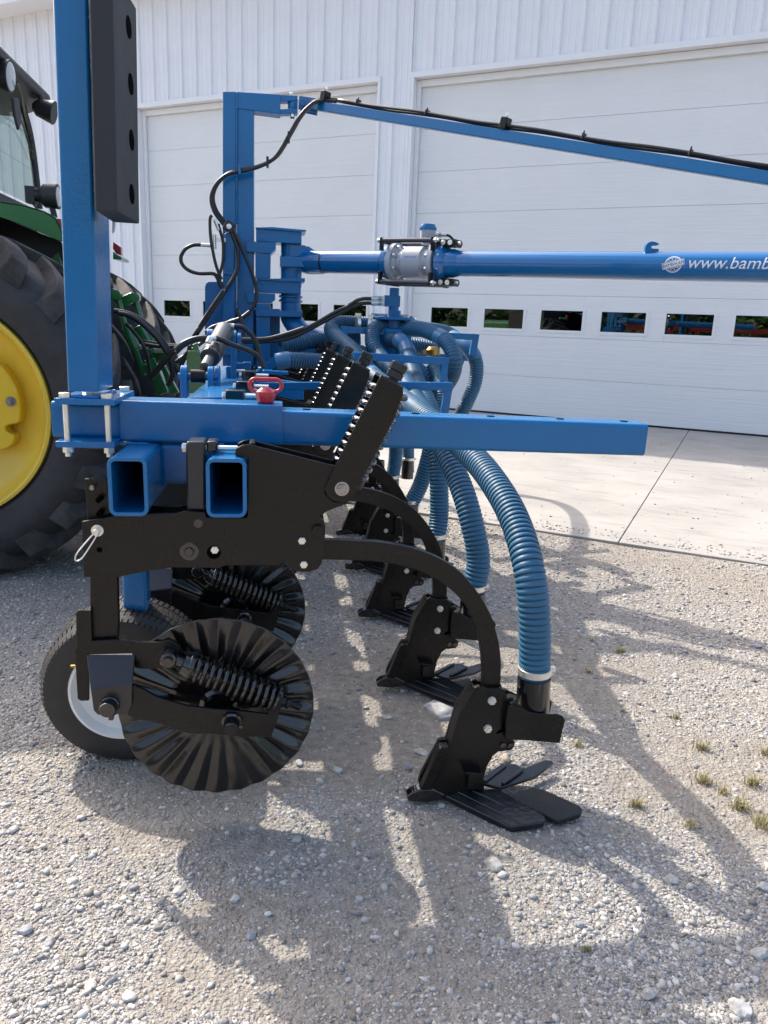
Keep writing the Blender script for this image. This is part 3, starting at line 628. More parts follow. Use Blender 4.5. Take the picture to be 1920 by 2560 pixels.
for x, y in ((957, 650), (930, 831)):
    c = pinned(12, x, y, YU-.034); m_ = MB(); m_.rev(c+Vector((0, .0, 0)), ay, [(0, .0135), (.002, .0135)], 20); m_.hexb(c+ay*.002, ay, .0135, .009); m_.rev(c+ay*.011, ay, [(0, .0075), (.004, .0065)], 14); up_('hex_bolt', ZINC, m_)
m_ = MB()
for x, y in ((1030, 940), (1078, 942)): c = pinned(12, x, y, YU-.034); m_.hexb(c, ay, .011, .006)
up_('lug_bolt', GLOSS, m_)
# sweep wings: ribbed blades lying close to the ground
def blade(pts, zs, th=.011, lip=None):
    tops = [G(x, y, z) for (x, y), z in zip(pts, zs)]; m = MB(); m.ext(tops, (0, 0, -th)); return m
wa = Q(13, (372, 1160), (395, 1138), (470, 1112), (625, 1108), (830, 1100), (845, 1120), (1195, 1325), (1205, 1350), (1190, 1388), (925, 1428), (880, 1412)); za = [.030, .033, .040, .052, .060, .060, .040, .038, .030, .016, .016]
m_ = blade(wa, za, .016)
rb = lambda p, q, z0, z1, w=.0045: m_.sweep([G(*Q(13, p)[0], z0), G(*Q(13, q)[0], z1)], w, 8)
rb((385, 1162), (915, 1420), .030, .018); rb((925, 1420), (1195, 1382), .018, .030); rb((480, 1128), (1000, 1392), .043, .023, .004); rb((600, 1115), (1110, 1370), .051, .027, .0045)
up_('sweep_wing', WEAR, m_, bevel=.002)
wb = Q(13, (860, 1150), (1110, 1088), (1200, 1110), (1490, 1240), (1512, 1270), (1498, 1310), (1310, 1368), (1180, 1305)); m_ = blade(wb, [.050, .050, .048, .038, .036, .030, .026, .034], .016); up_('grit_wing', GRIT, m_, bevel=.003)
wcx = Q(13, (680, 1048), (690, 1000), (840, 895), (960, 893), (1020, 935), (1200, 862), (1255, 866), (1272, 882), (1120, 1000), (840, 1090), (780, 1078)); m_ = blade(wcx, [.055, .057, .060, .060, .050, .050, .050, .048, .038, .038, .045], .011)
rb((700, 1042), (880, 905), .058, .063, .005); rb((850, 1060), (1020, 940), .048, .056, .006); None; up_('sweep_wing', WEAR, m_, bevel=.002)
m_ = MB(); m_.ext(PP(Q(13, (570, 985), (690, 985), (700, 1110), (560, 1110)), YU-.06), (0, .12, 0)); m_.ext(PP(Q(13, (530, 972), (575, 968), (690, 980), (688, 996), (575, 990)), YU-.075), (0, .15, 0)); up_('wing_mount', BLACK, m_, bevel=.003)
# outlet boot
c0, c1 = pinned(12, 1219, 742, YU), pinned(12, 1234, 495, YU); cr_ = .0535
m_ = MB(); m_.rev(c0-(c1-c0).normalized()*.02, c1-c0, [(0, cr_), ((c1-c0).length+.02, cr_), ((c1-c0).length+.0199, cr_-.005), ((c1-c0).length-.05, cr_-.005)], 36, cap=False); up_('outlet_pipe', GLOSS, m_)
m_ = MB(); m_.rev(c0, c1-c0, [(-.001, cr_+.001), (.003, cr_+.004), (.007, cr_+.001)], 36); up_('pipe_weld', GLOSS, m_, bevel=0)
sd = Q(12, (1045, 905), (1050, 780), (1065, 690), (1110, 690), (1190, 728), (1300, 742), (1382, 742), (1415, 752), (1434, 778), (1398, 930), (1200, 912)); m_ = MB()
m_.ext(PP(sd, YU-.062), (0, .006, 0)); m_.ext([Vector((p.x, YU+.056, p.z)) for p in PP(sd, YU-.062)], (0, .006, 0))
sl_ = PP(Q(12, (1045, 905), (1050, 780), (1065, 690), (1078, 690), (1063, 780), (1057, 905)), YU-.056); m_.ext(sl_, (0, .112, 0)); 
sl2 = PP(Q(12, (1085, 688), (1190, 728), (1300, 742), (1300, 752), (1190, 738), (1085, 700)), YU-.056); m_.ext(sl2, (0, .112, 0)); sl3 = PP(Q(12, (1170, 740), (1185, 742), (1078, 905), (1060, 903)), YU-.056); m_.ext(sl3, (0, .112, 0)); up_('outlet_boot', BLACK, m_, bevel=.002)
m_ = MB(); m_.ext([Vector((p.x, YU+.056, p.z)) for p in PP(Q(12, (1340, 745), (1330, 650), (1362, 655), (1378, 690), (1380, 745)), YU-.062)], (0, .006, 0)); m_.ext(PP(Q(12, (1025, 760), (1050, 740), (1052, 780), (1028, 785)), YU-.02), (0, .03, 0)); up_('boot_lug', GLOSS, m_, bevel=.002)
# coulter: leg socket, bent bracket, arm, disc, spring
YA = 1.985
m_ = MB(); m_.ext(PP(Q(10, (245, 120), (260, 102), (330, 108), (335, 275), (480, 268), (590, 285), (700, 283), (770, 268), (812, 290), (835, 350), (800, 425), (640, 432), (610, 432), (575, 425), (560, 345), (318, 352), (318, 610), (275, 612), (255, 600), (238, 330), (250, 300)), YP0+.012), (0, .014, 0)); up_('swivel_bracket', BLACK, m_, bevel=.002)
fr0, fr1, fr2, fr3 = [pinned(10, *q, YP0+.012) for q in ((306, 350), (440, 332), (480, 330), (578, 352))]
lo0, lo1 = pinned(10, 328, 545, YA), pinned(10, 562, 515, YA)
m_ = MB(); 
def quadplate(m, a, b, c, d, th):
    n = (b-a).cross(d-a).normalized()*th; m.add([a, b, c, d, a+n, b+n, c+n, d+n], [(0, 1, 2, 3), (7, 6, 5, 4), (0, 4, 5, 1), (1, 5, 6, 2), (2, 6, 7, 3), (3, 7, 4, 0)])
quadplate(m_, fr0, fr3, lo1, lo0, .008); lowp = PP(Q(10, (328, 545), (562, 515), (560, 640), (535, 678), (470, 688), (452, 704), (436, 690), (370, 690), (345, 665)), YA); m_.ext(lowp, (0, .009, 0)); up_('bent_bracket', mat('bracket_paint', (.006, .007, .011), .3, coat=.25, bump=.0002, bscale=80), m_, bevel=.002)
m_ = MB(); c = pinned(10, 436, 632, YA); m_.rev(c, ay, [(0, .029), (.006, .027), (.008, .024), (.03, .0235), (.034, .021)], 30); m_.box(c+Vector((.005, -.012, -.03)), (.006, .008, .008)); up_('pivot_boss', GLOSS, m_)
arm = Q(10, (545, 575), (575, 530), (620, 545), (700, 590), (870, 640), (1000, 655), (1200, 672), (1345, 690), (1372, 660), (1390, 580), (1402, 590), (1375, 720), (1340, 815), (1160, 810), (1000, 795), (880, 795), (700, 735), (560, 705), (535, 690))
m_ = MB(); m_.ext(PP(arm, YA+.012), (0, .011, 0)); up_('coulter_arm', BLACK, m_, bevel=.002)
m_ = MB(); cA = pinned(10, 1120, 720, YA+.012); cB = cA+Vector((.0, -.035, -.006)); m_.rev(cA, cB-cA, [(-.03, .026), (0, .029), (.006, .029), (.010, .0235), (.036, .022), (.04, .020)], 30); m_.box(cB+Vector((.026, .012, -.001)), (.006, .004, .004)); up_('hub_cap', GLOSS, m_)
dc = P(545, 1768, 2.075); Rd = .2885
m_ = MB(); nth, nr = 25*14, [0, .03, .08, .128, .14, .155, .18, .22, .25, .266, .278, .285, .2885]; vs, fs = [], []
for r in nr:
    for k in range(nth):
        a = 2*pi*k/nth; s_ = sin(25*a+3.5*(r-.13)); wv = math.asin(s_*.97)/1.326; q_ = max(0, min(1, (r-.128)/.028)); q2_ = max(0, min(1, (.2885-r)/.03)); amp = .030*r*q_*q_*(3-2*q_)*(.45+.55*q2_)
        vs.append((dc.x+r*cos(a)*1., dc.y+wv*amp+.012*(1-(r/Rd)**2), dc.z+r*sin(a)))
for j in range(len(nr)-1):
    for k in range(nth):
        q = (k+1) % nth; fs.append((j*nth+k, j*nth+q, (j+1)*nth+q, (j+1)*nth+k))
m_.add(vs, fs); dsk = up_('coulter_disc', mat('disc_paint', (.004, .004, .0045), .24, coat=.5, bump=.0003, bscale=60), m_, ang=.9)
sd_ = dsk.modifiers.new('s', 'SOLIDIFY'); sd_.thickness = .004
m_ = MB(); m_.rev(dc+Vector((0, .03, 0)), ay, [(0, .06), (.02, .06), (.03, .045), (.045, .04)], 30); up_('disc_hub', GLOSS, m_)
# coulter spring
s0, s1 = P(*Q(14, (150, 380))[0], 2.035), P(*Q(14, (1150, 765))[0], 2.035); ax2 = (s1-s0).normalized(); f1_ = ax2.cross(Vector((0, 1, 0))).normalized(); f2_ = ax2.cross(f1_)
m_ = MB(); m_.sweep(coil(s0, ax2, f1_, f2_, (s1-s0).length, 13, .036, 0), .0068, 9); up_('coulter_spring', GLOSS, m_, ang=1.2)
m_ = MB(); m_.rev(s0-ax2*.022, ax2, [(0, .02), (.004, .034), (.022, .040), (.034, .041), (.036, .034)], 26); up_('spring_cap', GLOSS, m_); m_ = MB(); m_.rev(s1-ax2*.004, ax2, [(0, .043), (.006, .043), (.007, .033), (.016, .030), (.018, .020)], 26); up_('spring_cap', GLOSS, m_)
e_ = P(752, 1768, 2.035); m_ = MB(); m_.cyl(s0-ax2*.02, e_, .0085, n=14); m_.hexb(s1+ax2*.015, ax2, .017, .016); m_.hexb(s1+ax2*.034, ax2, .017, .012)
for k in range(9): q_ = s1+ax2*(.05+.0035*k); m_.cyl(q_, q_+ax2*.0016, .0096, n=12)
up_('spring_bolt', BLACK, m_)
eye = P(*Q(15, (1335, 600))[0], 2.02); m_ = MB(); m_.rev(eye+Vector((0, .04, 0)), ay, [(0, .022), (.03, .022), (.032, .0235), (.05, .0235), (.053, .02)], 26); m_.rev(eye+Vector((0, -.013, 0)), ay, [(0, .014), (.01, .0135)], 20); m_.cyl(eye+Vector((0, .02, 0)), s0-ax2*.01, .016, n=14); up_('spring_eye', GLOSS, m_)
m_ = MB(); tnr = PP(Q(10, (1300, 745), (1318, 690), (1385, 560), (1402, 600), (1385, 680), (1330, 745)), 2.0); m_.ext(tnr, (0, .05, 0)); up_('spring_anchor', BLACK, m_, bevel=.002)
# brass grease fitting
m_ = MB(); c = pinned(10, 242, 415, YP0+.02); m_.cyl(c, c+Vector((-.012, 0, 0)), .004, n=8); up_('grease_fitting', BRASS, m_)

kids = [o for o in bpy.data.objects if o.parent is ru]
unames = ['second black row unit, just behind the mast beam', 'third black row unit, behind the second shank', 'fourth black row unit, seen past three shanks', 'fifth black row unit, near the centre mast', 'sixth black row unit, under the centre mast', 'farthest black row unit, beyond the centre mast']
for n_ in range(1, NU):
    r2 = ru.copy(); COL.objects.link(r2); r2.parent = tb; r2.location = -tb.location+Vector((0, n_*D, 0)); r2['label'] = unames[n_-1]
    for k in kids:
        c = k.copy(); COL.objects.link(c); c.parent = r2

# ------------------------------------------------------------------ ribbed hoses
def hose(path, r=.051, pitch=.0185, name='ribbed_hose', smooth_parts=(), parent=tb, ns=26):
    p = resample(crom(path, 12), pitch/6); n = len(p); rad, mi = [], []
    pr = [1.0, 1.0, .99, .935, .925, .975]; mm = [0, 0, 0, 0, 1, 0]
    for k in range(n):
        u = k/n; sm = any(a <= u <= b for a, b in smooth_parts)
        rad.append(r*(1.04 if sm else pr[k % 6])); mi.append(2 if sm else mm[k % 6])
    mb = MB(); mb.sweep(p, rad, ns, mis=mi, cap=False)
    return mb.build(name, [HOSE, GROOVE, CUFF], parent, ang=.9)
def band(c, d, r=.0535, w=.022, parent=None):
    mb = MB(); d = Vector(d).normalized(); mb.rev(Vector(c)-d*w/2, d, [(0, r), (w, r)], 34); t = d.cross(Vector((0, 1, 0))).normalized()
    mb.box(Vector(c)+t*(r+.006)*(1 if t.x > 0 else -1), (.008, .009, w*.35)); return mb.build('hose_clamp', ZINC, parent or tb, bevel=.0008)
ctop = c1; cdir = (c1-c0).normalized()
def foot(n_): return ctop+Vector((0, n_*D, 0))
ZD = 1.37
dist = P(985, 800, 5.25)
def V3(px, py, Y): return P(px, py, Y)
# depths run from the unit's own row to the distributor near the centre
hs = [
 (0, [V3(1338, 1654, 2.1), V3(1336, 1540, 2.11), V3(1322, 1420, 2.16), V3(1290, 1308, 2.30), V3(1245, 1222, 2.47), V3(1190, 1150, 2.68), V3(1120, 1085, 2.95), V3(1048, 1030, 3.25), V3(990, 985, 3.75), V3(945, 950, 4.15), V3(915, 920, 4.5), V3(880, 875, 4.75), V3(845, 845, 5.0), V3(828, 822, 5.2), V3(850, 808, 5.3), V3(920, 810, 5.35)], ((.66, .70),)),
 (1, [foot(1)+cdir*.02, V3(1196, 1400, 2.9), V3(1178, 1300, 2.95), V3(1150, 1210, 3.05), V3(1112, 1130, 3.2), V3(1078, 1060, 3.45), V3(1040, 1000, 3.8), V3(1008, 950, 4.2), V3(975, 920, 4.6), V3(950, 890, 4.9), V3(932, 860, 5.0), V3(935, 825, 5.1), V3(962, 812, 5.2)], ((.0, .0),)),
 (2, [foot(2)+cdir*.02, V3(1098, 1290, 3.72), V3(1097, 1200, 3.75), V3(1094, 1130, 3.8), V3(1085, 1060, 3.9), V3(1065, 1000, 4.1), V3(1040, 950, 4.4), V3(1025, 900, 4.8), V3(1015, 868, 4.95), V3(1000, 852, 5.0), V3(975, 850, 5.1)], ((.86, .95),)),
 (3, [foot(3)+cdir*.02, V3(1050, 1215, 4.47), V3(1070, 1150, 4.45), V3(1085, 1080, 4.45), V3(1100, 1020, 4.5), V3(1105, 970, 4.6), V3(1090, 925, 4.8), V3(1080, 930, 4.9)], ()),
 (4, [foot(4)+cdir*.02, V3(988, 1150, 5.25), V3(990, 1090, 5.2), V3(985, 1040, 5.1), V3(965, 980, 4.95), V3(940, 935, 4.9), V3(920, 900, 5.0), V3(900, 880, 5.1)], ()),
]
feet = []
for n_, path, sm in hs:
    if n_ == 0: path[0] = foot(0)+cdir*.0
    else: path[0] = foot(n_)
    ho = hose([foot(n_)-cdir*.03]+path, smooth_parts=sm)
    ho['label'] = ['thick ribbed hose arcing down to the nearest outlet', 'ribbed hose to the second outlet', 'ribbed hose to the third outlet', 'slanting ribbed hose to the fourth outlet', 'straight far ribbed hose to the fifth outlet'][n_]
    band(foot(n_)+cdir*.022, cdir, parent=ho)
ho = hose([V3(1021, 1180, 6.2), V3(1021, 1140, 6.2), V3(1018, 1080, 6.1), V3(1010, 1000, 6.0)]); band(V3(1021, 1147, 6.2), (0, 0, 1), parent=ho)
mb = MB(); q = V3(1020, 1150, 6.2); mb.cyl(q, q-Vector((0, 0, .16)), .0535, n=24); mb.build('outlet_pipe', GLOSS, tb)
hose([V3(1012, 822, 5.15), V3(1050, 822, 5.0), V3(1095, 840, 4.85), V3(1122, 862, 4.75), V3(1136, 900, 4.7), V3(1132, 935, 4.75), V3(1115, 965, 4.8), V3(1085, 1010, 4.9), V3(1060, 1060, 5.0)], smooth_parts=((.30, .36),))
hose([V3(1130, 842, 5.5), V3(1168, 866, 5.35), V3(1190, 905, 5.3), V3(1188, 955, 5.3), V3(1168, 1005, 5.3), V3(1145, 1050, 5.35), V3(1120, 1110, 5.4), V3(1100, 1160, 5.4)], smooth_parts=((.0, .26),))
hose([V3(1040, 818, 5.7), V3(1085, 824, 5.85), V3(1122, 832, 6.2), V3(1147, 852, 6.6), V3(1152, 885, 6.85), V3(1135, 930, 6.95), V3(1105, 990, 6.95), V3(1080, 1060, 6.95)])
hose([V3(700, 866, 5.3), V3(760, 858, 5.35), V3(815, 850, 5.4), V3(900, 845, 5.4)], r=.056)
hose([V3(690, 905, 4.9), V3(720, 900, 4.9), V3(770, 902, 4.95), V3(830, 905, 5.0)], r=.052, smooth_parts=((0, .22),))
hose([V3(1020, 862, 5.5), V3(1060, 868, 5.5), V3(1095, 874, 5.5)], r=.056)
hose([V3(1000, 900, 4.9), V3(1030, 915, 4.85), V3(1060, 940, 4.8), V3(1085, 975, 4.8), V3(1095, 1020, 4.8)], r=.052, smooth_parts=((0, .2),))

# ------------------------------------------------------------------ hoop guards
def hoop(pts, w=.05, name='hose_hoop'):
    mb = MB()
    for a, b in zip(pts, pts[1:]):
        d = (b-a).normalized(); w2 = w-.0024*(pts.index(a) % 2); mb.bar(a-d*w*(.47+.01*pts.index(a)), b+d*w*(.47+.01*pts.index(a)), w2, w2, (0, 1, 0))
    return mb.build(name, BLUE, tb, bevel=.003)
hoop([V3(628, 985, 3.9), V3(643, 966, 3.9), V3(925, 963, 3.88), V3(1121, 966, 3.85), V3(1111, 1030, 3.85)], .042)
hoop([V3(648, 938, 5.35), V3(712, 880, 5.35), V3(850, 884, 5.35)], .06); hoop([V3(893, 890, 4.4), V3(1111, 903, 4.4), V3(1107, 957, 4.4)], .044)
hoop([V3(858, 876, 5.1), V3(860, 824, 5.1), V3(1188, 843, 5.2), V3(1182, 880, 5.2)], .045)
hoop([V3(925, 886, 5.6), V3(1060, 890, 5.6), V3(1190, 896, 5.6)], .045, 'rear_rail')

# ------------------------------------------------------------------ distributor
def vcyl(mb, px, py0, py1, Y, r, n=28, mi=0):
    a, b = P(px, py0, Y), P(px, py1, Y); b.x = a.x; mb.cyl(b, a, r, n=n, mi=mi)
YD = 5.2
mb = MB(); vcyl(mb, 986, 720, 745, YD, .034); mb.b2((P(960, 740, YD).x, YD-.04, P(960, 766, YD).z), (P(999, 740, YD).x, YD+.04, P(999, 740, YD).z)); vcyl(mb, 984, 764, 800, YD, .036); vcyl(mb, 986, 776, 800, YD, .045, 8); mb.build('hydraulic_motor', BLUE, tb, bevel=.003)
mb = MB(); vcyl(mb, 985, 793, 801, YD, .145, 36); vcyl(mb, 985, 800, 822, YD, .075); vcyl(mb, 985, 822, 905, YD, .125, 36); vcyl(mb, 985, 905, 915, YD, .15, 36); mb.build('distributor_housing', BLUE, tb, bevel=.004)
mb = MB()
for a in range(8): q = P(985, 796, YD)+Vector((cos(a*.785+.2)*.128, sin(a*.785+.2)*.128, .006)); mb.hexb(q, (0, 0, 1), .012, .012)
mb.build('flange_bolt', BLUE, tb)
mb = MB(); l, r = P(927, 785, YD+.2), P(1020, 786, YD+.2); mb.b2((l.x, YD+.18, l.z-.02), (r.x, YD+.24, l.z+.006)); mb.build('top_plate', mat('bare_steel', (.45, .44, .42), .5, metal=.3), tb)
mb = MB()
for px, py, dd in ((895, 808, (-1, -.1, 0)), (968, 812, (-.3, -.6, .1)), (1010, 818, (.8, -.5, 0)), (1035, 812, (1, 0, 0)), (925, 811, (-1, .2, 0))):
    c = P(px, py, YD+.0); d = Vector(dd).normalized(); mb.rev(c, d, [(-.011, .0535), (.011, .0535)], 26); mb.box(c+Vector((0, 0, .058)), (.02, .012, .008))
mb.build('outlet_clamp', ZINC, tb)
mb = MB(); q = P(1082, 880, 5.35); mb.rev(q-Vector((0, 0, .02)), (0, 0, 1), [(0, .05), (.035, .05), (.055, .035), (.06, .02)], 20); mb.box(q+Vector((-.05, 0, 0)), (.02, .012, .012)); mb.build('brass_coupler', BRASS, tb)

# ------------------------------------------------------------------ centre mast
YC = 5.55
def post(px0, px1, py0, py1, Y, w, name, bev=.006, m=BLUE):
    a, b, c, d = P(px0, py0, Y), P(px1, py0, Y), P(px0, py1, Y), P(px1, py1, Y)
    mb = MB(); mb.ext([a, b, d, c], (0, w, 0)); return mb.build(name, m, tb, bevel=bev)
post(556.7, 590.5, 228.5, 915, YC-.02, .16, 'centre_mast')
post(593, 634.5, 271, 915, YC-.01, .15, 'centre_mast')
arm_o = MB(); arm_o.ext(PP([(592, 229), (701, 236), (701, 285), (592, 271)], YC-.015), (0, .12, 0)); arm_o.build('top_arm', BLUE, tb, bevel=.004)
bead(P(591.5, 232, YC-.02), P(592, 560, YC-.02), .006)
mb = MB(); mb.ext(PP([(700, 237), (744, 239), (744, 249), (722, 253), (700, 253)], YC+.0), (0, .07, 0)); mb.ext(PP([(700, 273), (744, 271), (744, 283), (700, 285)], YC+.0), (0, .07, 0)); mb.build('hinge_plate', BLUE, tb, bevel=.002)
mb = MB(); vcyl(mb, 732, 249, 273, YC+.04, .034); mb.build('hinge_barrel', BLUE, tb)
mb = MB(); mb.ext(PP([(726, 283), (736, 283), (736, 295), (726, 295)], YC+.0), (0, .02, 0)); mb.build('pin_keeper', BLACK, tb); mb = MB(); q = P(731, 289, YC); mb.hexb(q, ay, .012, .01); mb.hexb(P(728, 237, YC+.05), (0, 0, 1), .014, .012); mb.build('hinge_bolt', ZINC, tb)
# folding brace to the boom
br0, br1 = P(775, 262, YC), P(1960, 452, 3.45)
mb = MB()
for dy in (-.035, .03): mb.ext([p+Vector((0, dy, 0)) for p in PP([(748, 243), (786, 249), (794, 286), (762, 279), (746, 268)], YC)], (0, .008, 0))
mb.build('brace_bracket', mat('bracket_blue', (.03, .12, .33), .35, coat=.3), tb, bevel=.001)
mb = MB(); mb.bar(br0, br1, .055, .057); brace = mb.build('boom_brace', BLUE, tb, bevel=.004)
mb = MB(); mb.hexb(P(757, 258, YC-.045), ay, .02, .012); mb.build('brace_bolt', BLUE, tb)
bd = (br1-br0).normalized()
# boom
p0, p1 = P(735, 654, 5.66), P(1960, 669, 3.69)
bx = (p1-p0).normalized(); BRd = .0765
def at_px(px, py=665):      # point of the boom's axis seen in photo column px
    n = w_dir(Vector(((px-960)/F, (py-1280)/F, 1)).cross(Vector(((px-960)/F, (py-900)/F, 1)))); t = (EYE-p0).dot(n)/bx.dot(n); return p0+bx*t
def s_of(px): return (at_px(px)-p0).dot(bx)
def boomseg(name, a, b, prof=None, r=BRd, m=BLUE2, n=48):
    mb = MB(); sa_, sb2 = s_of(a), s_of(b); mb.rev(p0+bx*sa_, bx, [(0, r), (sb2-sa_, r)] if prof is None else prof(sb2-sa_), n); return mb.build(name, m, tb, ang=.5)
boomseg('boom_pipe', 765, 975, r=.076); bp = boomseg('boom_pipe', 1150, 1990)
boomseg('boom_reducer', 1120, 1152, lambda L: [(0, .086), (L*.45, .088), (L, BRd)]); boomseg('boom_flange', 962, 983, lambda L: [(0, .074), (L*.3, .11), (L, .11)], r=.1)
boomseg('boom_flange', 1103, 1122, lambda L: [(0, .115), (L*.6, .115), (L, .088)])
for px in (813, 962): boomseg('rubber_ring', px-2, px+2, r=.0762, m=RHOSE)
# flow meter
boomseg('meter_body', 1003, 1080, lambda L: [(0, .084), (.035, .088), (.05, .104), (L-.05, .104), (L-.035, .088), (L, .084)], m=GREY)
boomseg('meter_flange', 984, 1003, lambda L: [(0, .123), (L*.62, .123), (L*.64, .1), (L, .086)], m=GREY); boomseg('meter_flange', 1080, 1096, lambda L: [(0, .086), (L*.34, .1), (L*.36, .123), (L, .123)], m=GREY)
bxz = Vector((0, 0, 1))-bx*bx.z; bxz.normalize(); bxy = bxz.cross(bx)      # bxy points across the boom
if bxy.y > 0: bxy = -bxy
boxL = (s_of(975), s_of(1100))
for s_ in boxL:
    c = p0+bx*s_
    for sgn in (1, -1):
        mb = MB(); mb.box(c+bxz*sgn*.128, (.008, .135, .018), Matrix((bx, bxy, bxz)).transposed())
        for q in (-1, 1): mb.box(c+bxz*sgn*.095+bxy*q*.118, (.0075, .018, .03), Matrix((bx, bxy, bxz)).transposed())
        mb.build('meter_frame', BLACK, tb, bevel=.002)
for sv in (1, -1):
    for sh2 in (1, -1):
        mb = MB(); q = bxz*sv*.128+bxy*sh2*.120; mb.cyl(p0+bx*(boxL[0]-.0)+q, p0+bx*(boxL[1]+.0)+q, .015, n=14); mb.build('spacer_rod', mat('rod_grey', (.07, .07, .08), .3, metal=.4), tb)
        mb = MB(); mb.hexb(p0+bx*(boxL[0]-.008)+q, -bx, .017, .02); mb.hexb(p0+bx*(boxL[1]+.008)+q, bx, .017, .018); mb.cyl(p0+bx*(boxL[1]+.02)+q, p0+bx*(boxL[1]+.042)+q, .009, n=10); mb.build('rod_nut', ZINC, tb)
for s_, sg in ((s_of(1108), 1), (s_of(1000), 1), (s_of(1084), -1)):
    for k in range(8):
        a = k*pi/4+.39; q = (bxz*sin(a)+bxy*cos(a))*.105; mb = MB(); mb.hexb(p0+bx*s_+q, bx*sg, .012, .016); mb.build('flange_nut', ZINC, tb)
for sgn in (1, -1):
    ear = MB(); ear.box(p0+bx*s_of(1130)+bxz*sgn*.118+bxy*.02, (.05, .05, .012), Matrix((bx, bxy, bxz)).transposed())
    for k, px in enumerate((1118, 1130, 1142)):
        ear.box(p0+bx*s_of(px)+bxz*sgn*.118+bxy*.02, (.010, .052, .022), Matrix((bx, bxy, bxz)).transposed())
    ear.build('clamp_ear', BLACK, tb, bevel=.002)
mb = MB()
for sgn in (1, -1):
    for px in (1117, 1134): mb.cyl(p0+bx*s_of(px)+bxz*sgn*.12+bxy*.068, p0+bx*s_of(px)+bxz*sgn*.12+bxy*.076, .016, n=16)
    mb.cyl(p0+bx*s_of(1146)+bxz*sgn*.118+bxy*.04, p0+bx*s_of(1154)+bxz*sgn*.118+bxy*.04, .010, n=10)
mb.build('ear_bolt', ZINC, tb)
tc_ = p0+bx*s_of(1065)+bxz*.115
mb = MB(); mb.rev(tc_, (0, 0, 1), [(0, .036), (.03, .038), (.032, .047), (.085, .05), (.088, .047)], 32); mb.build('sensor_head', GREY, tb)
mb = MB(); mb.rev(tc_+Vector((0, 0, .086)), (0, 0, 1), [(0, .051), (.022, .051), (.036, .044), (.040, .03)], 32)
for k in range(14): a = k*2*pi/14; mb.box(tc_+Vector((cos(a)*.051, sin(a)*.051, .095)), (.004, .004, .009))
mb.build('sensor_cap', BLUE, tb)
mb = MB(); q = tc_+Vector((.04, -.01, .062)); mb.sweep([q, q+Vector((.04, -.01, .002)), q+Vector((.075, -.01, .0))], [.014, .017, .012], 12); mb.hexb(q+Vector((.025, -.01, .001)), (1, -.1, 0), .02, .02); mb.build('cable_gland', ZINC, tb)
mb = MB(); mb.sweep(crom([q+Vector((.075, -.01, 0)), q+Vector((.10, -.01, -.005)), q+Vector((.13, -.01, -.03)), q+Vector((.15, -.01, -.06))], 5), .008, 8); mb.build('sensor_cable', RHOSE, tb)
# casting welded on the boom (tie hook)
hk = MB(); hp = Q(7, (0, 0)); hkp = [(1383, 228), (1385, 180), (1400, 150), (1435, 137), (1470, 143), (1500, 158), (1480, 170), (1440, 172), (1432, 185), (1440, 195), (1492, 197), (1493, 228)]
Yh = at_px(1630).y; hk.ext(PP([(1180+x*.3134, 560+y*.3134) for x, y in hkp], Yh-.01), (0, .024, 0)); hk.build('tie_hook', BLUE, tb, bevel=.004)
# pivot column
def ebox(pts, Y, w, name, bev=.003, m=BLUE):
    mb = MB(); mb.ext(PP(pts, Y), (0, w, 0)); return mb.build(name, m, tb, bevel=bev)
Z8_ = lambda *p: Q(18, *p)
ebox(Z8_((775, 380), (1405, 405), (1405, 605), (775, 570)), YC-.03, .2, 'pivot_bracket'); ebox(Z8_((765, 378), (1000, 372), (1468, 412), (1468, 430), (1400, 442), (770, 392)), YC-.05, .26, 'pivot_flange')
ebox(Z8_((780, 1100), (1395, 1130), (1395, 1300), (790, 1275)), YC-.03, .2, 'pivot_bracket'); ebox(Z8_((780, 1088), (1450, 1080), (1452, 1130), (1395, 1136), (780, 1104)), YC-.05, .26, 'pivot_flange')
ebox(Z8_((640, 570), (1048, 585), (1048, 680), (980, 742), (640, 715)), YC-.04, .17, 'mast_gusset'); ebox(Z8_((640, 1275), (1040, 1300), (1040, 1375), (975, 1430), (650, 1415)), YC-.04, .17, 'mast_gusset')
ebox(Z8_((765, 740), (978, 745), (972, 1090), (765, 1085)), YC-.035, .15, 'spacer_tube'); ebox(Z8_((775, 1430), (972, 1440), (965, 2300), (780, 2300)), YC-.035, .15, 'spacer_tube'); ebox(Z8_((770, 1515), (1418, 1540), (1412, 1622), (770, 1605)), YC-.06, .24, 'pipe_support')
mb = MB()
for x, y in ((862, 425), (862, 525), (858, 1140), (858, 1232)): mb.hexb(P(*Q(18, (x, y))[0], YC-.03), ay, .016, .008)
mb.build('bracket_bolt', BLUE, tb)
colx = P(727, 700, YC+.08)
mb = MB(); z0 = P(727, 608, YC+.08).z; z1 = P(727, 785, YC+.08).z; cxv = colx.x
mb.rev((cxv, YC+.08, z0), (0, 0, -1), [(0, .072), (.12, .072), (.121, .078), (.30, .078), (.301, .073), (z0-z1, .073)], 36)
for z in (P(727, 738, YC).z, P(727, 749, YC).z): mb.rev((cxv, YC+.08, z), (0, 0, -1), [(0, .082), (.004, .086), (.012, .086), (.018, .08)], 36)
mb.build('pivot_column', BLUE, tb)
elp = [Vector((cxv, YC+.08, z1+.01)), Vector((cxv, YC+.08, z1-.02)), V3(735, 808, YC+.05), V3(755, 832, YC+.0), V3(790, 850, YC-.05), V3(840, 860, YC-.1)]
mb = MB(); mb.sweep(crom(elp, 8), .073, 28); mb.build('feed_elbow', BLUE, tb)
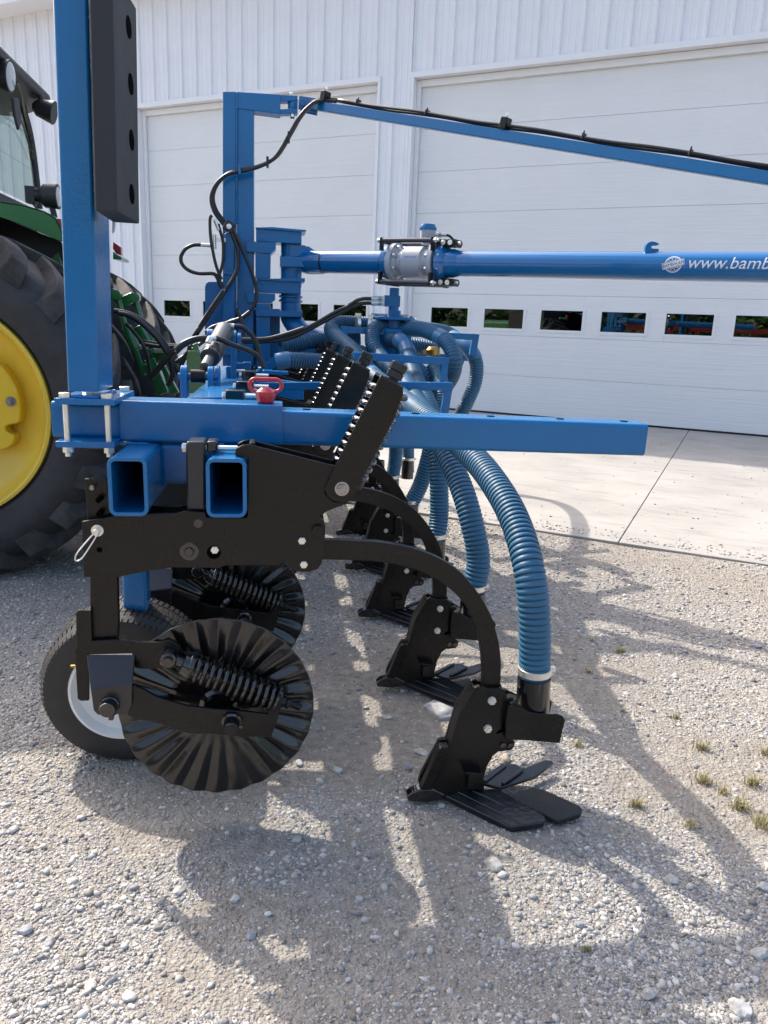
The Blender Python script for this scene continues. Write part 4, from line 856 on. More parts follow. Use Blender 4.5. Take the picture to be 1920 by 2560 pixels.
# collar that ties boom to the column
mb = MB(); mb.rev((cxv, YC+.08, P(727, 640, YC+.08).z), (0, 0, -1), [(0, .08), (.09, .08)], 36)
cz = P(727, 655, YC).z
mb.ext(PP([(700, 641), (812, 642), (806, 662), (797, 669), (700, 667)], YC-.03), (0, .2, 0)); mb.ext(PP([(724, 610), (762, 613), (790, 635), (790, 641), (724, 641)], YC+.0), (0, .012, 0)); mb.ext(PP([(724, 610), (772, 616), (800, 635), (790, 641), (724, 641)], YC+.12), (0, .012, 0)); mb.ext(PP([(726, 669), (797, 669), (812, 684), (770, 684), (745, 676)], YC+.02), (0, .11, 0)); mb.build('boom_collar', BLUE2, tb, bevel=.004)
# blue shield, bright upright channel, valve boxes
ebox(Z8_((68, 1200), (85, 1150), (120, 1130), (320, 1130), (310, 1900), (68, 1900)), YC+.1, .02, 'blue_shield')
ebox(Z8_((335, 470), (400, 430), (470, 470), (466, 985), (330, 975)), YC-.11, .07, 'upright_channel'); ebox(Z8_((325, 1030), (478, 1040), (470, 2150), (300, 2150)), YC-.10, .06, 'upright_channel')
ebox(Z8_((325, 975), (468, 985), (466, 1040), (325, 1030)), YC-.115, .075, 'upright_channel')
ebox([(575, 770), (700, 772), (700, 915), (580, 915)], YC+.15, .1, 'pump_box', .006)

# ------------------------------------------------------------------ fold cylinder and lugs
YL = 3.55
ca, cbv = P(512, 918, YL), P(556, 838, YL+.35)
mb = MB(); m1 = ca+(cbv-ca)*.33; mb.cyl(ca, m1, .024, n=24); mb.build('cylinder_rod', STEEL, tb)
mb = MB(); mb.rev(m1-(cbv-ca).normalized()*.02, cbv-ca, [(0, .046), (.03, .047), (.031, .049), ((cbv-ca).length*.85, .049), ((cbv-ca).length*.9, .044)], 32); mb.build('cylinder_barrel', CYL, tb)
mb = MB(); c = P(497, 941, YL-.02); mb.rev(c, (1, 0, 0), [(-.034, .031), (.028, .031)], 24); mb.build('rod_clevis', BLACK, tb)
mb = MB(); mb.cyl(P(445, 941, YL-.02), P(545, 943, YL-.02), .016, n=18); mb.build('clevis_pin', BLUE, tb)
def lug(pts, Y, w): mb = MB(); mb.ext(PP(pts, Y), (0, w, 0)); return mb.build('cylinder_lug', BLUE, tb, bevel=.006)
def lugx(px, pyt, pyb, Y0, dY, th):
    a = P(px, pyt, Y0); b = P(px, pyb, Y0); zt_, zb_ = a.z, b.z; r = dY/2; yy = Y0
    pts = [Vector((a.x, yy, zb_))]+[Vector((a.x, yy+r-r*cos(radians(t*18)), zt_-r+r*sin(radians(t*18)))) for t in range(11)]+[Vector((a.x, yy+dY, zb_))]
    mb = MB(); mb.ext(pts, (th, 0, 0)); return mb.build('cylinder_lug', BLUE, tb, bevel=.003)
lugx(449, 914, 995, YL-.06, .09, .03); lugx(518, 916, 996, YL-.06, .09, .026); lugx(537, 915, 980, YL-.03, .08, .02)
lugx(516, 822, 880, YL+.42, .1, .03); lugx(577, 825, 950, YL+.42, .12, .026); lugx(592, 832, 870, YL+.42, .1, .02)
# slanted deck over the toolbar
mb = MB(); mb.ext([P(476, 993, 3.0), P(560, 945, 3.9), P(640, 948, 3.9), P(640, 993, 3.0)], (0, 0, -.02)); mb.build('deck_plate', BLUE, tb, bevel=.002)
ebox([(560, 945), (700, 950), (760, 958), (760, 1000), (560, 1000)], 4.4, .06, 'rear_crossbar', .004)
ebox([(655, 925), (720, 930), (722, 938), (655, 936)], 4.6, .1, 'valve_rail', .003)
# small blue yokes
for px, py in ((575, 930), (600, 921), (618, 919)):
    q = P(px, py, 4.1); mb = MB(); mb.b2(q-Vector((.02, .02, .05)), q+Vector((.02, .02, .03))); mb.build('yoke', BLUE, tb, bevel=.004)
mb = MB(); mb.cyl(P(582, 927, 4.05), P(612, 928, 4.05), .009, n=12); mb.build('yoke_pin', ZINC, tb)
for k_, (px0, px1, py, Y) in enumerate(((604, 640, 938, 3.7), (590, 635, 966, 3.2), (564, 612, 990, 2.75))):
    q0, q1 = P(px0, py, Y), P(px1, py, Y); mb = MB(); mb.b2((q0.x, Y, q0.z-.03), (q1.x, Y+.07, q0.z+.022)); mb.build('clamp_head', GLOSS, tb, bevel=.006)
    mb = MB(); mb.hexb(q0, (-1, 0, 0), .016, .012); mb.build('clamp_nut', ZINC, tb); mb = MB(); mb.cyl(Vector((q1.x, Y+.03, q0.z)), Vector((q1.x+.06, Y+.03, q0.z)), .008, n=12); mb.build('clamp_stud', ZINC, tb)

# ------------------------------------------------------------------ red lift pin on the beam
mb = MB(); hc = P(664, 963, YB+.05); hw_, hh_ = .0385, .0135; pts = []
for k in range(40):
    a = 2*pi*k/40; x = cos(a); z = sin(a); pts.append(hc+Vector((math.copysign(min(abs(x)*1.35, 1), x)*hw_*(.72+.28*abs(x)), 0, z*.0185)))
def stad(c, hx, r, n=12): return [c+Vector((hx+r*sin(radians(180*k/n)), 0, r*cos(radians(180*k/n)))) for k in range(n+1)]+[c+Vector((-hx-r*sin(radians(180*k/n)), 0, -r*cos(radians(180*k/n)))) for k in range(n+1)]
st_ = stad(hc, .030, .0185); mb.sweep(st_+[st_[0], st_[1]], .0058, 12)
red = thing('x', None, None); bpy.data.objects.remove(red)
pinh = mb.build('red_pin', RED, tb, ang=1.2); tag(pinh, 'red pin with an oval loop handle on top of the mast beam')
mb = MB(); pb = P(664, 1004, YB+.05); zt2 = ba.z+(bb.z-ba.z)*(pb.x-ba.x)/(bb.x-ba.x)+bh/2
mb.rev((pb.x, YB+.05, zt2), (0, 0, 1), [(0, .022), (.004, .027), (.024, .032), (.034, .032), (.040, .024), (.046, .016)], 10); mb.build('pin_head', RED, pinh, bevel=.0015)
mb = MB(); q = P(684, 835, 5.9); mb.sweep([q+Vector((.022*cos(a*.5236), 0, .025*sin(a*.5236))) for a in range(13)], .006, 8); mb.cyl(q-Vector((0, 0, .045)), q-Vector((0, 0, .02)), .018, n=12); fp = mb.build('red_pin', RED, tb); tag(fp, 'small red pin far back beside the feed elbow')

# ------------------------------------------------------------------ rubber hoses
def rh(pts, r=.0125, name='hydraulic_hose', m=RHOSE, parent=tb, n=10): 
    mb = MB(); mb.sweep(resample(crom([P(*p) for p in pts], 9), .014), r, 14, dash=1); return mb.build(name, [m, PRINT], parent)
Z2 = lambda k, Y, *p: [(x, y, Y) for x, y in Q(k, *p)]
pth = Z2(2, YC-.1, (1150, 170), (1060, 160), (1000, 165), (950, 185), (880, 248), (820, 330), (775, 410), (735, 480), (700, 545), (640, 630), (560, 685), (440, 730), (330, 750), (240, 775), (170, 830), (125, 900), (108, 985), (135, 1080), (190, 1160), (235, 1215))
rh(pth, .0125); rh([(x-5, y+3.5, Y-.02) for x, y, Y in pth], .012)
for j, off in enumerate((0, .03)):
    mb = MB(); pts = []
    s0_ = 0
    for k in range(15):
        t = k/14; base_ = br0+(br1-br0)*(t*.97+.02); pts.append(base_+Vector((0, -off, .044+off*.12+.004*sin(k*1.7+j))) if k else P(846, 250, YC-.1)+Vector((0, 0, .0)))
    mb.sweep(crom([P(820+j*4, 248, YC-.1)]+pts, 5), .0085, 10); mb.build('hydraulic_hose', RHOSE, tb)
for t in (.045, .50):
    q = br0+bd*(br1-br0).length*t+Vector((0, -.015, .06)); mb = MB(); mb.bar(q-bd*.022, q+bd*.022, .06, .062); mb.build('hose_block', BLACK, tb, bevel=.004); mb = MB(); mb.hexb(q+Vector((.01, 0, .04)), (0, 0, 1), .01, .015); mb.build('block_bolt', ZINC, tb)
for t in (.14, .32, .66, .85):
    q = br0+bd*(br1-br0).length*t+Vector((0, -.015, .055)); mb = MB(); mb.bar(q-bd*.004, q+bd*.004, .05, .034); mb.box(q+Vector((0, 0, .022)), (.004, .004, .008)); mb.build('cable_tie', PLAST, tb, bevel=.003)
for i_ in (7, 10, 12):
    q = P(*pth[i_]); mb = MB(); mb.box(q+Vector((0, -.01, 0)), (.008, .03, .032)); mb.build('cable_tie', PLAST if i_ != 12 else BLUE, tb, bevel=.003)
q = P(573, 567, YC-.2); mb = MB(); mb.box(q, (.035, .02, .035), Matrix.Rotation(.5, 3, 'Y')); mb.build('hose_block', PLAST, tb, bevel=.008); mb = MB(); mb.rev(q+Vector((0, -.02, 0)), ay, [(0, .017), (.006, .017), (.009, .01)], 18); mb.build('block_bolt', ZINC, tb)
rh(Z2(18, YC-.2, (460, 420), (510, 520), (560, 620), (610, 740), (690, 930), (735, 1060), (768, 1170), (782, 1280), (765, 1420), (700, 1530), (600, 1610), (480, 1660))+[(570, 806, YC-.2), (540, 830, 5.2), (500, 860, 5.1), (440, 905, 5.0)], .0125)
rh(Z2(18, YC-.2, (420, 430), (470, 540), (510, 650), (530, 780), (525, 920), (480, 1050), (400, 1180), (300, 1310), (180, 1470), (60, 1640))+[(497, 820, 5.2), (483, 850, 5.2), (480, 875, 5.2)], .0135)
rh(Z2(20, 5.2, (1655, 475), (1560, 610), (1440, 790), (1370, 900), (1290, 1030), (1230, 1130)), .0125)
rh(Z2(20, 5.2, (1690, 475), (1600, 610), (1480, 790), (1410, 900), (1320, 1030), (1250, 1150)), .0115)
rh([(502, 612, 5.4), (482, 613, 5.4), (464, 622, 5.4)]+Z2(20, 5.4, (1075, -20), (1062, 30), (1075, 100), (1130, 170), (1220, 220), (1330, 243), (1500, 243), (1560, 275), (1610, 370), (1640, 440)), .0125)
rh(Z2(18, 5.4, (250, 330), (285, 450), (315, 560), (322, 700), (315, 850), (290, 960), (270, 1030)), .0105)
rh(Z2(18, 5.35, (165, 210), (140, 250), (138, 380), (150, 540), (180, 720), (215, 880), (260, 1010), (300, 1100)), .0105)
rh(Z2(18, 5.4, (-10, 1018), (90, 1015), (190, 1020), (240, 1080), (270, 1160), (310, 1220)), .0125)
mb = MB(); mb.cyl(P(*Q(18, (20, 620))[0], 5.4), P(*Q(18, (150, 630))[0], 5.4), .013, n=10); mb.cyl(P(*Q(18, (190, 480))[0], 5.4), P(*Q(18, (195, 680))[0], 5.4), .016, n=12); mb.cyl(P(*Q(18, (205, 280))[0], 5.4), P(*Q(18, (265, 420))[0], 5.4), .012, n=10); mb.box(P(*Q(18, (250, 550))[0], 5.42), (.05, .01, .012)); mb.build('hose_fitting', ZINC, tb)
rh([(478, 558, 5.4), (460, 590, 5.4), (452, 640, 5.4), (448, 700, 5.4)], .0) if False else None
rh(Z2(6, 5.1, (1700, 235), (1560, 300), (1450, 365), (1350, 420), (1200, 490), (1050, 530), (850, 545), (700, 540)), .0125)
rh(Z2(6, 5.1, (1700, 262), (1570, 325), (1460, 385), (1350, 445), (1200, 515), (1050, 548), (850, 560), (700, 558)), .0125)
rh([(905, 747, 5.15), (925, 747, 5.15), (930, 747, 5.15)], .0125); rh([(870, 765, 5.12), (890, 752, 5.14), (912, 747, 5.15), (935, 747, 5.15)], .0125); rh([(870, 772, 5.12), (890, 762, 5.14), (912, 758, 5.15), (935, 758, 5.15)], .0125)
mb = MB()
for py in (747, 758): mb.cyl(P(928, py, 5.15), P(958, py, 5.15), .0165, n=10); mb.hexb(P(946, py, 5.15), (1, 0, 0), .02, .02)
mb.build('hose_fitting', ZINC, tb)
rh(Z2(17, 3.95, (755, 185), (850, 195), (930, 250), (1000, 320), (1050, 420), (1080, 540), (1110, 640), (1140, 720)), .0125)
rh(Z2(17, 3.7, (500, 335), (600, 365), (720, 420), (850, 465), (980, 520), (1060, 570), (1100, 640), (1110, 700)), .0125)
rh(Z2(17, 4.4, (790, -20), (840, 80), (870, 200), (868, 320), (840, 430), (800, 500), (750, 540)), .0105)
rh(Z2(17, 4.3, (780, 360), (900, 365), (1050, 362), (1200, 350), (1400, 300), (1660, 215)), .015)
rh(Z2(17, 4.3, (0, 490), (80, 420), (200, 360), (330, 335), (420, 340), (520, 345)), .015); rh(Z2(17, 4.3, (0, 530), (90, 445), (200, 385), (330, 358), (420, 360)), .012)
rh(Z2(17, 4.6, (380, 270), (480, 200), (600, 165), (720, 130), (850, 80), (960, 0)), .014)
mb = MB(); mb.cyl(P(*Q(17, (545, 175))[0], 3.95), P(*Q(17, (755, 185))[0], 3.95), .0135, n=12); mb.hexb(P(*Q(17, (620, 175))[0], 3.95), (1, 0, 0), .018, .02); mb.hexb(P(*Q(17, (690, 182))[0], 3.95), (1, 0, 0), .018, .015); mb.cyl(P(*Q(17, (570, 175))[0], 3.95), P(*Q(17, (575, 235))[0], 3.93), .013, n=12); mb.build('hose_fitting', ZINC, tb)
mb = MB(); mb.sweep([P(*Q(17, (415, 400))[0], 3.65), P(*Q(17, (440, 345))[0], 3.66), P(*Q(17, (500, 335))[0], 3.68)], .014, 10); mb.build('hose_fitting', ZINC, tb)

# ------------------------------------------------------------------ lettering on the boom
def decal(txt, px, size, m, dz=0., italic=.22, rr_=BRd+.0006, name='boom_lettering', seg=None, rot=0, spacing=1.0, parent=None):
    cu = bpy.data.curves.new('t', 'FONT'); cu.body = txt; cu.size = size; cu.shear = italic; cu.space_character = spacing; cu.align_y = 'CENTER'; cu.resolution_u = 3
    if rot: cu.align_x = 'CENTER'
    ob = bpy.data.objects.new('t', cu); COL.objects.link(ob); dg = bpy.context.evaluated_depsgraph_get(); me = bpy.data.meshes.new_from_object(ob.evaluated_get(dg)); bpy.data.objects.remove(ob)
    wrap(me, px, dz, rr_, m, name, rot, parent)
def wrap(me, px, dz, rr_, m, name, rot=0, parent=None):
    b = bmesh.new(); b.from_mesh(me)
    if rot: bmesh.ops.rotate(b, verts=b.verts, cent=(0, 0, 0), matrix=Matrix.Rotation(rot, 3, 'Z'))
    for k in range(-14, 15): bmesh.ops.bisect_plane(b, geom=b.verts[:]+b.edges[:]+b.faces[:], plane_co=(0, k*.004, 0), plane_no=(0, 1, 0))
    s0 = s_of(px); tilt = -.30
    for v in b.verts:
        th = (v.co.y+dz)/rr_; a = th; dirv = bxy*cos(a)+bxz*sin(a); v.co = p0+bx*(s0+v.co.x)+dirv*(rr_+v.co.z)
    b.to_mesh(me); b.free(); me.materials.clear(); me.materials.append(m); o = bpy.data.objects.new(name, me); COL.objects.link(o); attach(o, parent or bp)
decal('www.bamba', 1723, .088, DECAL, .012, .2)
def ringmesh(r0, r1, n=40, a0=0, a1=2*pi, cx=0, cy=0):
    b = bmesh.new(); A = [b.verts.new((cx+r0*cos(a0+(a1-a0)*k/n), cy+r0*sin(a0+(a1-a0)*k/n), 0)) for k in range(n+1)]; B = [b.verts.new((cx+r1*cos(a0+(a1-a0)*k/n), cy+r1*sin(a0+(a1-a0)*k/n), 0)) for k in range(n+1)]
    for k in range(n): b.faces.new((A[k], A[k+1], B[k+1], B[k]))
    me = bpy.data.meshes.new('r'); b.to_mesh(me); b.free(); return me
def polymesh(pts):
    b = bmesh.new(); b.faces.new([b.verts.new((x, y, 0)) for x, y in pts]); me = bpy.data.meshes.new('r'); b.to_mesh(me); b.free(); return me
bpx, bz = 1689, .004
wrap(ringmesh(.040, .045), bpx, bz, BRd+.0006, DECAL, 'badge_ring'); wrap(ringmesh(.035, .0372), bpx, bz, BRd+.0006, DECAL, 'badge_ring'); wrap(ringmesh(.0005, .021), bpx, bz, BRd+.0006, DECALD, 'badge_centre'); wrap(ringmesh(.0205, .0225), bpx, bz, BRd+.0008, DECAL, 'badge_ring')
for k in range(10):
    a = 2*pi*k/10; wrap(ringmesh(.0001, .0028, 8, 0, 2*pi, .029*cos(a), .029*sin(a)), bpx, bz, BRd+.0007, DECAL, 'badge_star')
def rp(w, h, r): c, s = cos(r), sin(r); return [(x*c-y*s, x*s+y*c) for x, y in ((-w, -h), (w, -h), (w, h), (-w, h))]
wrap(polymesh(rp(.057, .0175, .26)), bpx, bz, BRd+.0010, DECAL, 'badge_banner'); wrap(polymesh(rp(.0545, .0152, .26)), bpx, bz, BRd+.0014, mat('banner_blue', (.012, .06, .22), .4), 'badge_banner'); wrap(polymesh(rp(.0525, .0132, .26)), bpx, bz, BRd+.0017, DECAL, 'badge_banner')
decal('BAMBAUER', bpx, .0225, DECALD, bz, .1, BRd+.0021, 'badge_lettering', rot=.26, spacing=.92)
decal('KROHNE', 1028, .022, mat('meter_blue', (.03, .10, .4), .4), .03, 0, .1047, 'meter_lettering', spacing=1.05)
wrap(polymesh([(-.0, -.0015), (.17, -.0015), (.17, .0015), (0, .0015)]), 1012, .012, .1047, GREY, 'meter_seam')

# ================================================================== tractor
tx = thing('tractor', 'green tractor with yellow wheel rims and large lugged rear tyres', 'tractor', (-2.3, 5.9, 0))
def tractor_wheel(cy0, cy1, xc, side):
    R_, w = .965, cy1-cy0; c = Vector((xc, cy0, .975)); rootw = MB()
    s_ = [(.05, .61), (.0, .64), (-.03, .73), (-.025, .83), (.02, .895), (.07, .925), (w/2, .945), (w-.07, .925), (w-.02, .895), (w+.025, .83), (w+.03, .73), (w, .64), (w-.05, .61)]
    rootw.rev(c, (0, 1, 0), s_, 120, cap=False); o = rootw.build('rear_wheel', TYRE, tx, ang=.7)
    lm = MB(); nl = 22
    for k in range(nl):
        for sd2 in (0, 1):
            a0_ = 2*pi*(k+.5*sd2)/nl; seg = 7; rows = []
            for j in range(seg+1):
                t = j/seg; y = (w/2+.02)*(1-t)+(-.03)*t if sd2 == 0 else (w/2-.02)*(1-t)+(w+.03)*t
                a = a0_+.30*t**1.1; e = abs(y-w/2)/(w/2); base_r = .925-.06*max(0, e-.78)/.22; top_r = 1.0-.018*max(0, e-.6)/.4-.012*max(0, e-.95)/.05; hwid = (.034+.03*t*t)/.95
                rows.append([c+Vector((rr2*sin(a+da)*1., y, rr2*cos(a+da))) for rr2, da in ((base_r-.02, -hwid*1.25), (top_r, -hwid*.8), (top_r, hwid*.8), (base_r-.02, hwid*1.25))])
            vs = [v for r in rows for v in r]; fs = []
            for j in range(seg):
                for q in range(4): fs.append((j*4+q, j*4+(q+1) % 4, (j+1)*4+(q+1) % 4, (j+1)*4+q))
            fs += [(0, 1, 2, 3), (seg*4+3, seg*4+2, seg*4+1, seg*4)]
            lm.add(vs, fs)
    lo_ = lm.build('tyre_lug', LUG, o, bevel=.006, ang=.5); tag(lo_, kind=None)
    rmb = MB(); rmb.rev(c, (0, 1, 0), [(.03, .617), (.0, .614), (-.002, .60), (.006, .588), (.05, .575), (.09, .55), (.13, .50), (.16, .42), (.19, .36), (.20, .0)], 90, cap=False) if side == 0 else rmb.rev(c+Vector((0, w, 0)), (0, -1, 0), [(.0, .617), (.012, .61), (.016, .59), (.05, .57), (.1, .53), (.3, .48), (.32, .0)], 90, cap=False)
    rmb.build('rim', YEL, o)
    if side == 0:
        hubp = Q(22, (0, 290), (60, 350), (150, 470), (230, 620), (275, 780), (290, 900), (285, 1050), (250, 1100), (170, 1112), (110, 1125), (72, 1155), (80, 1200), (120, 1230), (180, 1250), (212, 1290), (190, 1370), (140, 1425), (80, 1455), (0, 1468), (-500, 1400), (-1200, 900), (-900, 300), (-400, 200)); hy = cy0+.07
        hb = MB(); hb.ext(PP(hubp, hy), (0, .10, 0)); hb.build('hub_plate', YEL2, o, bevel=.012)
        nb = MB(); q = P(*Q(22, (150, 795))[0], hy); nb.rev(q, ay, [(0, .028), (.006, .028)], 22); nb.hexb(q+ay*.006, ay, .02, .014); nb.cyl(q+ay*.02, q+ay*.034, .011, n=12); nb.build('wheel_nut', STEEL, o)
    return o
tractor_wheel(4.32, 5.02, -1.87, 0); tractor_wheel(6.30, 7.0, -1.85, 1)
def tbx(name, pts, Y, w, m, bev=.004): mb = MB(); mb.ext(PP(pts, Y), (0, w, 0)); return mb.build(name, m, tx, bevel=bev)
# fender: curved green skin
def fender(Y0, w, prof, lip, lab=None):
    mb = MB(); top = PP(prof, Y0); bot = PP(lip, Y0)
    mb.ext(top+bot[::-1], (0, .02, 0)); n = len(top)
    for a, b in zip(top, top[1:]):
        d = (b-a); nn = Vector((-d.z, 0, d.x)).normalized()*-.012
        if nn.z > 0: nn = -nn
        mb.ext([a, b, b+nn, a+nn], (0, w, 0))
    return mb.build('fender', GREEN, tx, bevel=.003)
fender(5.0, .7, [(-500, 560), (-300, 500), (-100, 493), (0, 503), (60, 512), (110, 527), (140, 545), (155, 575), (162, 602)], [(-500, 640), (-300, 560), (-100, 528), (0, 543), (50, 560), (80, 573), (110, 586), (135, 597), (150, 603)])
tbx('cab_side', [(-600, 500), (0, 541), (152, 604), (160, 640), (165, 700), (150, 720), (-600, 1000)], 5.45, .03, PLAST)
tbx('fender_bracket', [(145, 628), (165, 700), (148, 672), (120, 655)], 5.40, .03, GREEN); tbx('orange_reflector', [(126, 645), (134, 657), (120, 661)], 5.38, .02, ORANGE, .001)
tbx('tail_lamp', [(132, 545), (152, 547), (156, 575), (146, 565)], 5.02, .05, REDL); 
tbx('tail_lamp', [(282, 604), (302, 618), (303, 638), (290, 634), (282, 622)], 6.3, .06, REDL); tbx('far_fender', [(282, 628), (291, 636), (303, 642), (304, 650), (282, 648)], 6.3, .3, GREEN); tbx('lamp_glass', [(280, 551), (287, 556), (284, 575), (280, 583)], 6.2, .05, GREY)
# work lamp on the fender
q = P(132, 491, 5.3); mb = MB(); mb.rev(q+Vector((-.12, 0, .0)), (1, 0, 0), [(0, .02), (.01, .035), (.03, .038), (.045, .045), (.07, .07), (.125, .073), (.155, .076), (.157, .07)], 30); mb.box(q+Vector((-.13, 0, .0)), (.028, .035, .05)); mb.cyl(q+Vector((-.01, 0, -.06)), q+Vector((.005, 0, -.125)), .018, n=12); wl = mb.build('work_lamp', PLAST, tx, bevel=.002)
mb = MB(); mb.rev(q+Vector((.036, 0, 0)), (1, 0, 0), [(-.005, .068), (.0, .066), (.004, .04), (.006, 0)], 30); mb.build('lamp_lens', mat('lens', (.5, .5, .48), .1, coat=1), wl)
mb = MB(); mb.sweep(crom([q+Vector((-.13, 0, -.04)), q+Vector((-.10, 0, -.08)), q+Vector((-.05, 0, -.12))], 5), .006, 8); mb.build('lamp_cable', RHOSE, wl)
# cab
cx_ = P(98, 520, 6.6)
gt = [P(98, 522, 6.6), P(88, 430, 6.6), P(75, 340, 6.6), P(55, 262, 6.6)]
mb = MB(); near = [Vector((p.x, 5.15, p.z)) for p in gt]
for k in range(3): quadplate(mb, gt[k], gt[k+1], near[k+1], near[k], .006)
mb.build('rear_window', CABG, tx)
sideg = [Vector((p.x, 5.15, p.z)) for p in gt]+[Vector((gt[0].x-1.3, 5.15, gt[3].z)), Vector((gt[0].x-1.3, 5.15, gt[0].z-.2))]
mb = MB(); mb.ext([Vector((p.x-.3, 6.6, p.z)) for p in gt]+[Vector((gt[0].x-1.4, 6.6, gt[3].z)), Vector((gt[0].x-1.4, 6.6, gt[0].z-.2))], (0, .01, 0)); mb.build('side_window', CABG, tx)
mb = MB()
for y in (5.15, 6.6): mb.sweep(crom([Vector((p.x+.0, y, p.z)) for p in gt], 4), .028, 8)
mb.b2((gt[0].x-1.5, 5.15, gt[0].z-.9), (gt[0].x-.02, 6.58, gt[0].z-.01)); mb.build('cab_frame', PLAST, tx)
rc = P(127, 245, 6.75); mb = MB(); mb.ext([Vector((rc.x, 5.05, rc.z+.02)), Vector((rc.x, 5.05, rc.z-.06)), Vector((rc.x-.25, 5.05, rc.z-.16)), Vector((rc.x-1.7, 5.05, rc.z-.12)), Vector((rc.x-1.7, 5.05, rc.z+.12)), Vector((rc.x-.3, 5.05, rc.z+.10))], (0, 1.7, 0)); mb.build('cab_roof', PLAST, tx, bevel=.02)
for (px, py, Y) in ((27, 187, 5.75),):
    q = P(px, py, Y); mb = MB(); mb.rev(q+Vector((-.12, 0, .0)), (1, 0, -.1), [(0, .04), (.03, .08), (.10, .1), (.12, .098)], 28); l_ = mb.build('roof_lamp', PLAST, tx); mb = MB(); mb.rev(q+Vector((-.004, 0, -.01)), (1, 0, -.1), [(0, .092), (.008, .08), (.012, 0)], 28); mb.build('lamp_lens', mat('lens2', (.5, .52, .52), .08, coat=1), l_)
q = P(115, 275, 6.5); mb = MB(); mb.rev(q+Vector((-.09, 0, .02)), (1, 0, -.25), [(0, .03), (.03, .06), (.15, .085), (.155, .08)], 24); mb.cyl(q, q+Vector((-.05, 0, .12)), .02, n=10); mb.build('roof_lamp', PLAST, tx)
q = P(37, 275, 5.9); mb = MB(); mb.ext([q+Vector((.0, -.07, .06)), q+Vector((0, .06, .09)), q+Vector((0, .08, -.06)), q+Vector((0, .0, -.13)), q+Vector((0, -.06, -.05))], (.02, 0, 0)); mb.build('wiper_motor', PLAST, tx, bevel=.01)
rh([(42, 205, 5.8), (55, 240, 6.0), (62, 280, 6.3), (75, 330, 6.5), (84, 370, 6.55), (83, 400, 6.55)], .008, 'cab_cable', RHOSE, tx); rh([(45, 280, 6.0), (60, 320, 6.3), (75, 370, 6.45), (84, 400, 6.5)], .008, 'cab_cable', RHOSE, tx)
mb = MB(); mb.b2((gt[0].x-.8, 5.5, gt[0].z-.05), (gt[0].x-.35, 6.05, gt[0].z+.55)); mb.rev((gt[0].x-.6, 5.8, gt[0].z+.55), (0, 0, 1), [(0, .08), (.1, .12), (.22, .1), (.27, 0.02)], 16); mb.build('seat', mat('seat_dark', (.05, .07, .10), .8), tx, bevel=.04)
# rear axle, hitch arms
mb = MB(); mb.cyl((-2.0, 4.9, .96), (-2.0, 6.9, .96), .16, n=28); mb.b2((-4.6, 5.6, .55), (-1.75, 6.2, 1.25)); mb.build('axle_housing', PLAST, tx, bevel=.03)
mb = MB(); mb.b2((-5.2, 5.5, 1.2), (-3.6, 6.3, 1.9)); mb.build('bonnet', GREEN, tx, bevel=.1)
def gbar(name, k, pts, w, Y0, Y1=None, m=GREEN, n=None):
    pp = Q(k, *pts); Y1 = Y1 or Y0; a, b = P(*pp[0], Y0), P(*pp[1], Y1); mb = MB()
    if n: mb.cyl(a, b, w/2, n=n)
    else: mb.bar(a, b, w*.7, w, (0, 1, 0))
    return mb.build(name, m, tx, bevel=.006)
gbar('lift_arm', 20, ((230, 660), (440, 560)), .10, 5.75); gbar('lift_arm', 20, ((110, 520), (190, 560)), .11, 5.6)
gbar('lift_link', 20, ((195, 600), (290, 980)), .045, 5.6, n=16); gbar('lift_link', 20, ((300, 970), (440, 1290)), .075, 5.6, n=18); gbar('lift_link', 20, ((430, 620), (500, 860)), .045, 5.8, n=16); gbar('lift_link', 20, ((500, 960), (620, 1200)), .11, 5.8, n=20)
gbar('lift_link', 20, ((440, 1290), (560, 1659)), .045, 5.55); gbar('draft_arm', 20, ((600, 1380), (860, 1330)), .13, 5.8, n=24); gbar('draft_arm', 20, ((640, 1420), (830, 1900)), .11, 5.7); gbar('draft_arm', 20, ((760, 1440), (1000, 1900)), .07, 5.9)
for x, y, r in ((170, 540, .036), (430, 575, .034), (570, 1545, .03)):
    mb = MB(); c = P(*Q(20, (x, y))[0], 5.55); mb.rev(c, ay, [(-.04, r), (.02, r), (.024, r*.8)], 22); mb.build('link_pin', GREEN, tx)
mb = MB(); mb.cyl(P(*Q(20, (490, 1255))[0], 5.7), P(*Q(20, (610, 1250))[0], 5.7), .02, n=12); mb.build('chrome_pin', ZINC, tx); mb = MB(); mb.cyl(P(*Q(20, (830, 1290))[0], 5.7), P(*Q(20, (700, 1290))[0], 5.7), .03, n=14); mb.build('chrome_pin', ZINC, tx)
tbx('quick_hitch', Q(20, (1150, 1310), (1310, 1310), (1390, 1420), (1390, 1900), (1120, 1900)), 4.9, .1, GREEN); tbx('quick_hitch', Q(20, (1215, 1225), (1290, 1200), (1310, 1310), (1230, 1320)), 4.95, .05, GREEN)
